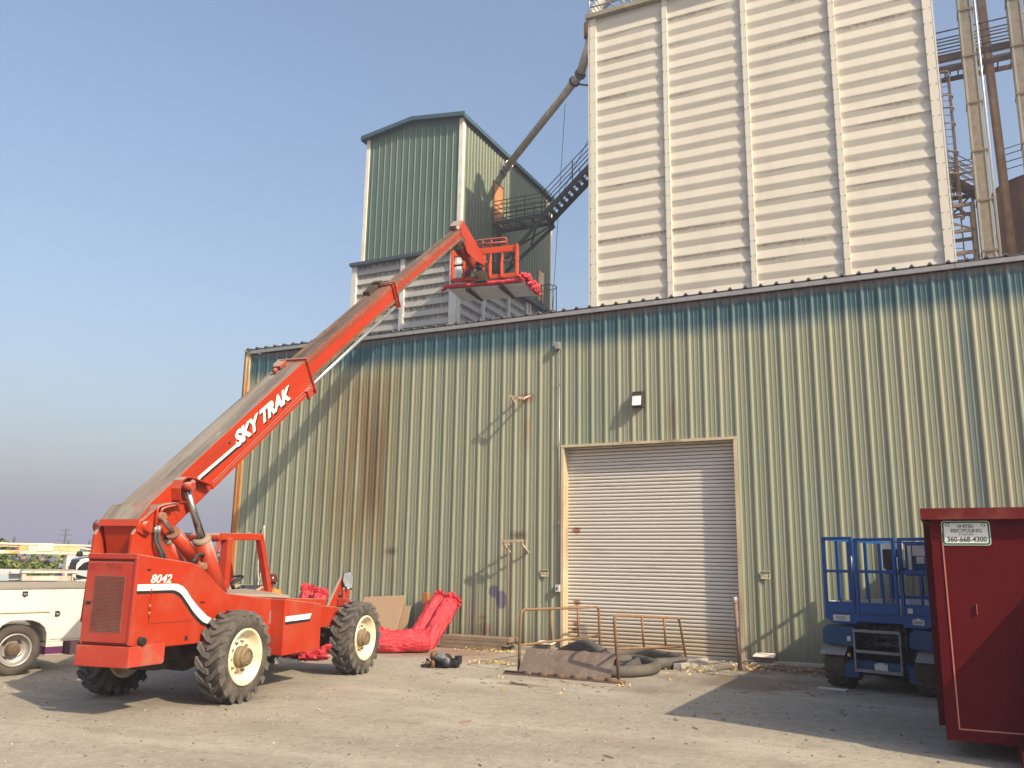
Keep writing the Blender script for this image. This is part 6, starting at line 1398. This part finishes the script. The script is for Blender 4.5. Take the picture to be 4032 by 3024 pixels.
    B = MB(); B.ball(hc+T_ @ (Vector((-.03, 0, .02))*k), .092*k, 2, (1, 1, .95)); 
    for s in (-1, 1): B.ball(hc+T_ @ (Vector((.086, s*.032, .022))*k), .011*k, 1)
    B.build('hair', HAIR, p)
    return p
person('worker in orange shirt and maroon hard hat standing behind the lift truck cab', (4.45, -4.0, 0), R(-40), .838, False, .04)
person('operator in orange shirt and dark hard hat seated in the open cab', tw_(1.55, -.62, 1.02), MRA, .85, True, .02)

# ------------------------------------------------------------------ vegetation, pole, debris
def leaf_mat(name, a, b_, c_):
    t = NT(name); ob = t.n('ShaderNodeObjectInfo'); r_ = t.geo.outputs['Random Per Island']
    c = t.ramp(r_, (0, a), (.55, b_), (1, c_)); return t.fin(c, .55, 0, .3)
LEAF = leaf_mat('broad hedge leaves', (.05, .085, .015), (.11, .155, .03), (.24, .26, .08)); LEAFO = leaf_mat('turning orange leaves', (.4, .13, .02), (.45, .2, .05), (.35, .12, .02)); NEED = leaf_mat('conifer needles', (.018, .035, .018), (.03, .052, .025), (.05, .075, .035)); BARK = paint('grey brown bark', (.10, .075, .055), .9)
def leaf(B, c, s, rnd):
    u = Vector((rnd.gauss(0, 1), rnd.gauss(0, 1), rnd.gauss(0, .6))).normalized(); v = u.cross(Vector((rnd.gauss(0, 1), rnd.gauss(0, 1), rnd.gauss(0, 1)))).normalized()
    B.add([c-u*s, c+v*s*.5-u*.1*s, c+u*s, c-v*s*.5-u*.1*s], [(0, 1, 2, 3)])
def shrub(loc, r, h, seed, label, n=4200):
    rnd = random.Random(seed); o = thing('shrub', label, 'shrub', loc, 0, 'leafy shrubs behind the parked trucks')
    B = MB()
    for i in range(7):
        a = rnd.uniform(0, 6.28); q = Vector((math.cos(a)*r*.6*rnd.random(), math.sin(a)*r*.6*rnd.random(), h*rnd.uniform(.55, .9))); B.tube([(0, 0, 0), q*.5+Vector((.05, 0, 0)), q], [.03, .02, .008], 5)
    B.build('stems', BARK, o)
    cl = [(Vector((rnd.gauss(0, r*.45), rnd.gauss(0, r*.45), h*rnd.uniform(.2, .88))), rnd.uniform(.22, .42)*r) for _ in range(22)]
    for nm, mt, cnt in (('foliage', LEAF, n), ('orange_foliage', LEAFO, n//40)):
        B = MB(); sub = cl if nm == 'foliage' else cl[:2]
        for i in range(cnt):
            c, rr = rnd.choice(sub); d = Vector((rnd.gauss(0, 1), rnd.gauss(0, 1), rnd.gauss(0, 1))).normalized()*rr*rnd.uniform(.55, 1.05); leaf(B, c+d, rnd.uniform(.055, .105), rnd)
        B.build(nm, mt, o, fix=False)
for i, (x, y, r_, h_, lab) in enumerate(((-10.6, -4.7, 1.5, 2.2, 'leafy green shrub at the very edge of the hedge beyond the truck'), (-8.6, -3.2, 1.3, 2.05, 'leafy green shrub with orange tinted leaves above the service truck bed'), (-7.1, -1.6, 1.2, 2.15, 'tallest leafy shrub of the hedge, under the rusty boom'), (-6.6, .2, 1.1, 1.75, 'low leafy shrub behind the boom work lamps'),
                                 (-6.2, 1.6, 1.1, 1.85, 'leafy shrub just beside the boom rest post'), (-5.5, 3.4, 1.2, 1.7, 'leafy shrub hidden behind the bucket truck cab'), (-5.0, 5.4, 1.2, 1.6, 'leafy shrub seen past the lift truck pivot'), (-3.8, 7.6, 1.2, 1.7, 'leafy shrub seen through the gap beside the lift cylinder'))):
    shrub((x, y, 0), r_*1.25, h_*1.06, 100+i, lab, 5200)
def conifer(B, base, h, rnd, dens=1.0):
    base = Vector(base); z = .12*h
    while z < h*.985:
        f = z/h; R_ = h*.21*(1-f)**.8*rnd.uniform(.75, 1.15)+.12
        for i in range(max(3, int(9*dens*(1-f)+3))):
            a = rnd.uniform(0, 6.28); L_ = R_*rnd.uniform(.6, 1.1); u = Vector((math.cos(a), math.sin(a), 0)); s = Vector((-u.y, u.x, 0))
            p0 = base+Vector((0, 0, z)); w_ = L_*.34
            B.add([p0+u*L_*.1, p0+u*L_*.6+s*w_-Vector((0, 0, L_*.18)), p0+u*L_-Vector((0, 0, L_*.42)), p0+u*L_*.6-s*w_-Vector((0, 0, L_*.22))], [(0, 1, 2), (0, 2, 3)])
        z += h*.024/dens*rnd.uniform(.7, 1.3)
CON = ((-202.9, 127.7, 6.99), (-223.0, 142.5, 6.99), (-190.8, 123.3, 7.24), (-203.8, 148.2, 7.12), (-180.9, 136.9, 6.99), (-208.8, 162.2, 6.87), (-166.3, 114.7, 3.12), (-194.1, 118.3, 6.62), (-206.8, 121.7, 7.12), (-127.8, 121.8, 4.12), (-160.9, 159.4, 5.74), (-179.0, 148.0, 4.12))
NM = ('tall conifer standing clear above the boom by the frame edge', 'short conifer top poking over the boom beside the tallest one', 'tallest hazy conifer above the rusty end of the boom', 'hazy conifer beside the utility pole', 'hazy conifer over the boom brace with a broad top', 'slim hazy conifer next to the lift truck tail', 'dark conifer in the gap under the boom lamps', 'hazy conifer outside the hedge end', 'conifer far out past the hedge end by the field', 'dark hazy conifer seen between the lift cylinders', 'faint conifer seen through the open cab', 'low hazy conifer behind the bucket truck cab')
for i, (x, y, h_) in enumerate(CON):
    rnd = random.Random(500+i); o = thing('conifer_tree', NM[i], 'tree', (x, y, 0), 0, 'conifers beyond the field')
    B = MB(); B.tube([(0, 0, 0), (0, 0, h_*.95)], [h_*.018, .03], 6); B.build('trunk', BARK, o)
    B = MB(); conifer(B, (0, 0, 0), h_, rnd, 2.0); B.build('crown', NEED, o, fix=False)
B = MB(); rnd = random.Random(9)
for i in range(240):
    a = rnd.uniform(-2.2, -.35); d = rnd.uniform(380, 560); x, y = 16+d*math.sin(a), -17+d*math.cos(a)
    conifer(B, (x, y, 0), rnd.uniform(4, 7.5), rnd, .45)
o = B.build('distant_wood', NEED, kind='stuff', fix=False); tag(o, 'hazy band of distant conifer wood along the horizon', 'wood')
o = thing('utility_pole', 'dark wooden utility pole with three crossarms rising beyond the trucks', 'utility pole', (-212, 153, 0))
px_, py_ = -212.5, 153.3
B = MB(); B.tube([(px_, py_, 0), (px_+.1, py_+.1, 10.1)], [.3, .2], 8); B.build('pole', paint('dark creosote pole', (.06, .045, .035), .9), o, True)
for z, hw in ((9.7, 1.2), (8.3, 1.85), (6.7, 2.05)):
    B = MB(); B.beam((px_-.55*hw, py_-.8*hw, z), (px_+.55*hw, py_+.8*hw, z), .16, .16)
    for s in (-.9, -.5, .5, .9): B.tube([(px_+.55*hw*s, py_+.8*hw*s, z), (px_+.55*hw*s, py_+.8*hw*s, z+.4)], .07, 6)
    B.build('crossarm', STEELD, o, True)
# scattered stones, leaves, splinters
B = MB(); rnd = random.Random(3)
for i in range(3600):
    y = -16.5+13.5*rnd.random()**1.2; x = rnd.uniform(2, 21); s = rnd.choice((.005, .006, .007, .008, .010, .012, .015))*rnd.uniform(.7, 1.2)
    if i < 60: s *= 1.9
    B.ball((x, y, s*.3), s, 1, (rnd.uniform(.8, 1.5), rnd.uniform(.8, 1.4), rnd.uniform(.5, .8)), .5, 1.5, i, False)
t = NT('scattered stones'); c = t.ramp(t.geo.outputs['Random Per Island'], (0, (.09, .08, .065)), (.6, (.22, .2, .165)), (1, (.40, .37, .31))); st_ = t.fin(c, .9)
tag(B.build('gravel', st_, kind='stuff', fix=False), 'loose small stones scattered over the gravel yard', 'stones')
B = MB()
for cx_, cy_, sx, sy, n in ((7.6, -.85, .5, .12, 120), (8.75, -2.75, .45, .15, 130), (11.55, -1.6, .25, .22, 170), (12.75, -1.15, .35, .12, 70), (12.2, -1.9, .3, .2, 40), (12.95, -.4, .5, .2, 80), (11.6, -4.3, .15, .1, 16), (14.0, -1.2, .5, .25, 60), (8.3, -.5, .4, .1, 30), (10, -2.5, 2.5, 1.6, 60)):
    for i in range(n):
        c = Vector((rnd.gauss(cx_, sx), min(rnd.gauss(cy_, sy), -.12), rnd.uniform(.008, .05))); leaf(B, c, rnd.uniform(.018, .042), rnd)
tag(B.build('dry_leaves', leaf_mat('dry straw coloured leaves', (.30, .19, .06), (.46, .33, .13), (.58, .46, .25)), kind='stuff', fix=False), 'dry straw coloured leaves blown along the wall foot', 'leaves')
B = MB()
for i in range(70):
    x, y = (rnd.uniform(9, 12), rnd.uniform(-5.6, -4.3)) if i < 18 else (rnd.uniform(12.6, 15.5), rnd.uniform(-6.5, -.4)) if i < 50 else (rnd.uniform(6, 18), rnd.uniform(-10, -3)); a = rnd.uniform(0, 3.14); L_ = rnd.uniform(.04, .16)
    B.beam((x, y, .008), (x+math.cos(a)*L_, y+math.sin(a)*L_, .012), .012, .008)
tag(B.build('litter', paint('wood splinters', (.28, .16, .08), .8, 0, .4, 2), kind='stuff'), 'small wood splinters and twigs on the yard', 'debris')
o = tag(MB().beam((10.05, -4.95, .012), (10.38, -5.05, .012), .03, .02).build('wood_strip', WOOD), 'short brown wood strip on the powdery patch in front of the steel plate', 'debris')
for i, (x, y, z0, ln_, lab) in enumerate(((13.6, -.35, .02, 1.1, 'long weathered board along the wall foot near the scissor lift'), (13.4, -.75, .015, 1.3, 'second weathered board lying a little out from the wall near the scissor lift'))):
    tag(MB().hexa([(x-ln_/2, y-.06, .004), (x+ln_/2, y-.1, .004), (x+ln_/2, y+.02, .004), (x-ln_/2, y+.06, .004), (x-ln_/2, y-.06, .04), (x+ln_/2, y-.1, .04), (x+ln_/2, y+.02, .04), (x-ln_/2, y+.06, .04)]).build('weathered_board', paint('rotten board %d' % i, (.2, .14, .095), .9, 0, .3, 6), bevel=.004), lab, 'board')

# ------------------------------------------------------------------ smoke haze in the air
hm = bpy.data.materials.new('haze air'); hm.use_nodes = True; ht_ = hm.node_tree; ht_.nodes.clear()
ho = ht_.nodes.new('ShaderNodeOutputMaterial'); hv = ht_.nodes.new('ShaderNodeVolumePrincipled')
hv.inputs['Color'].default_value = (.62, .64, .84, 1); hv.inputs['Density'].default_value = HAZE; hv.inputs['Anisotropy'].default_value = .15
ht_.links.new(hv.outputs[0], ho.inputs['Volume'])
MB().bx(-1510, 1510, -1510, 1510, -1, 46).build('haze', hm, kind='stuff') if HAZE > 0 else None
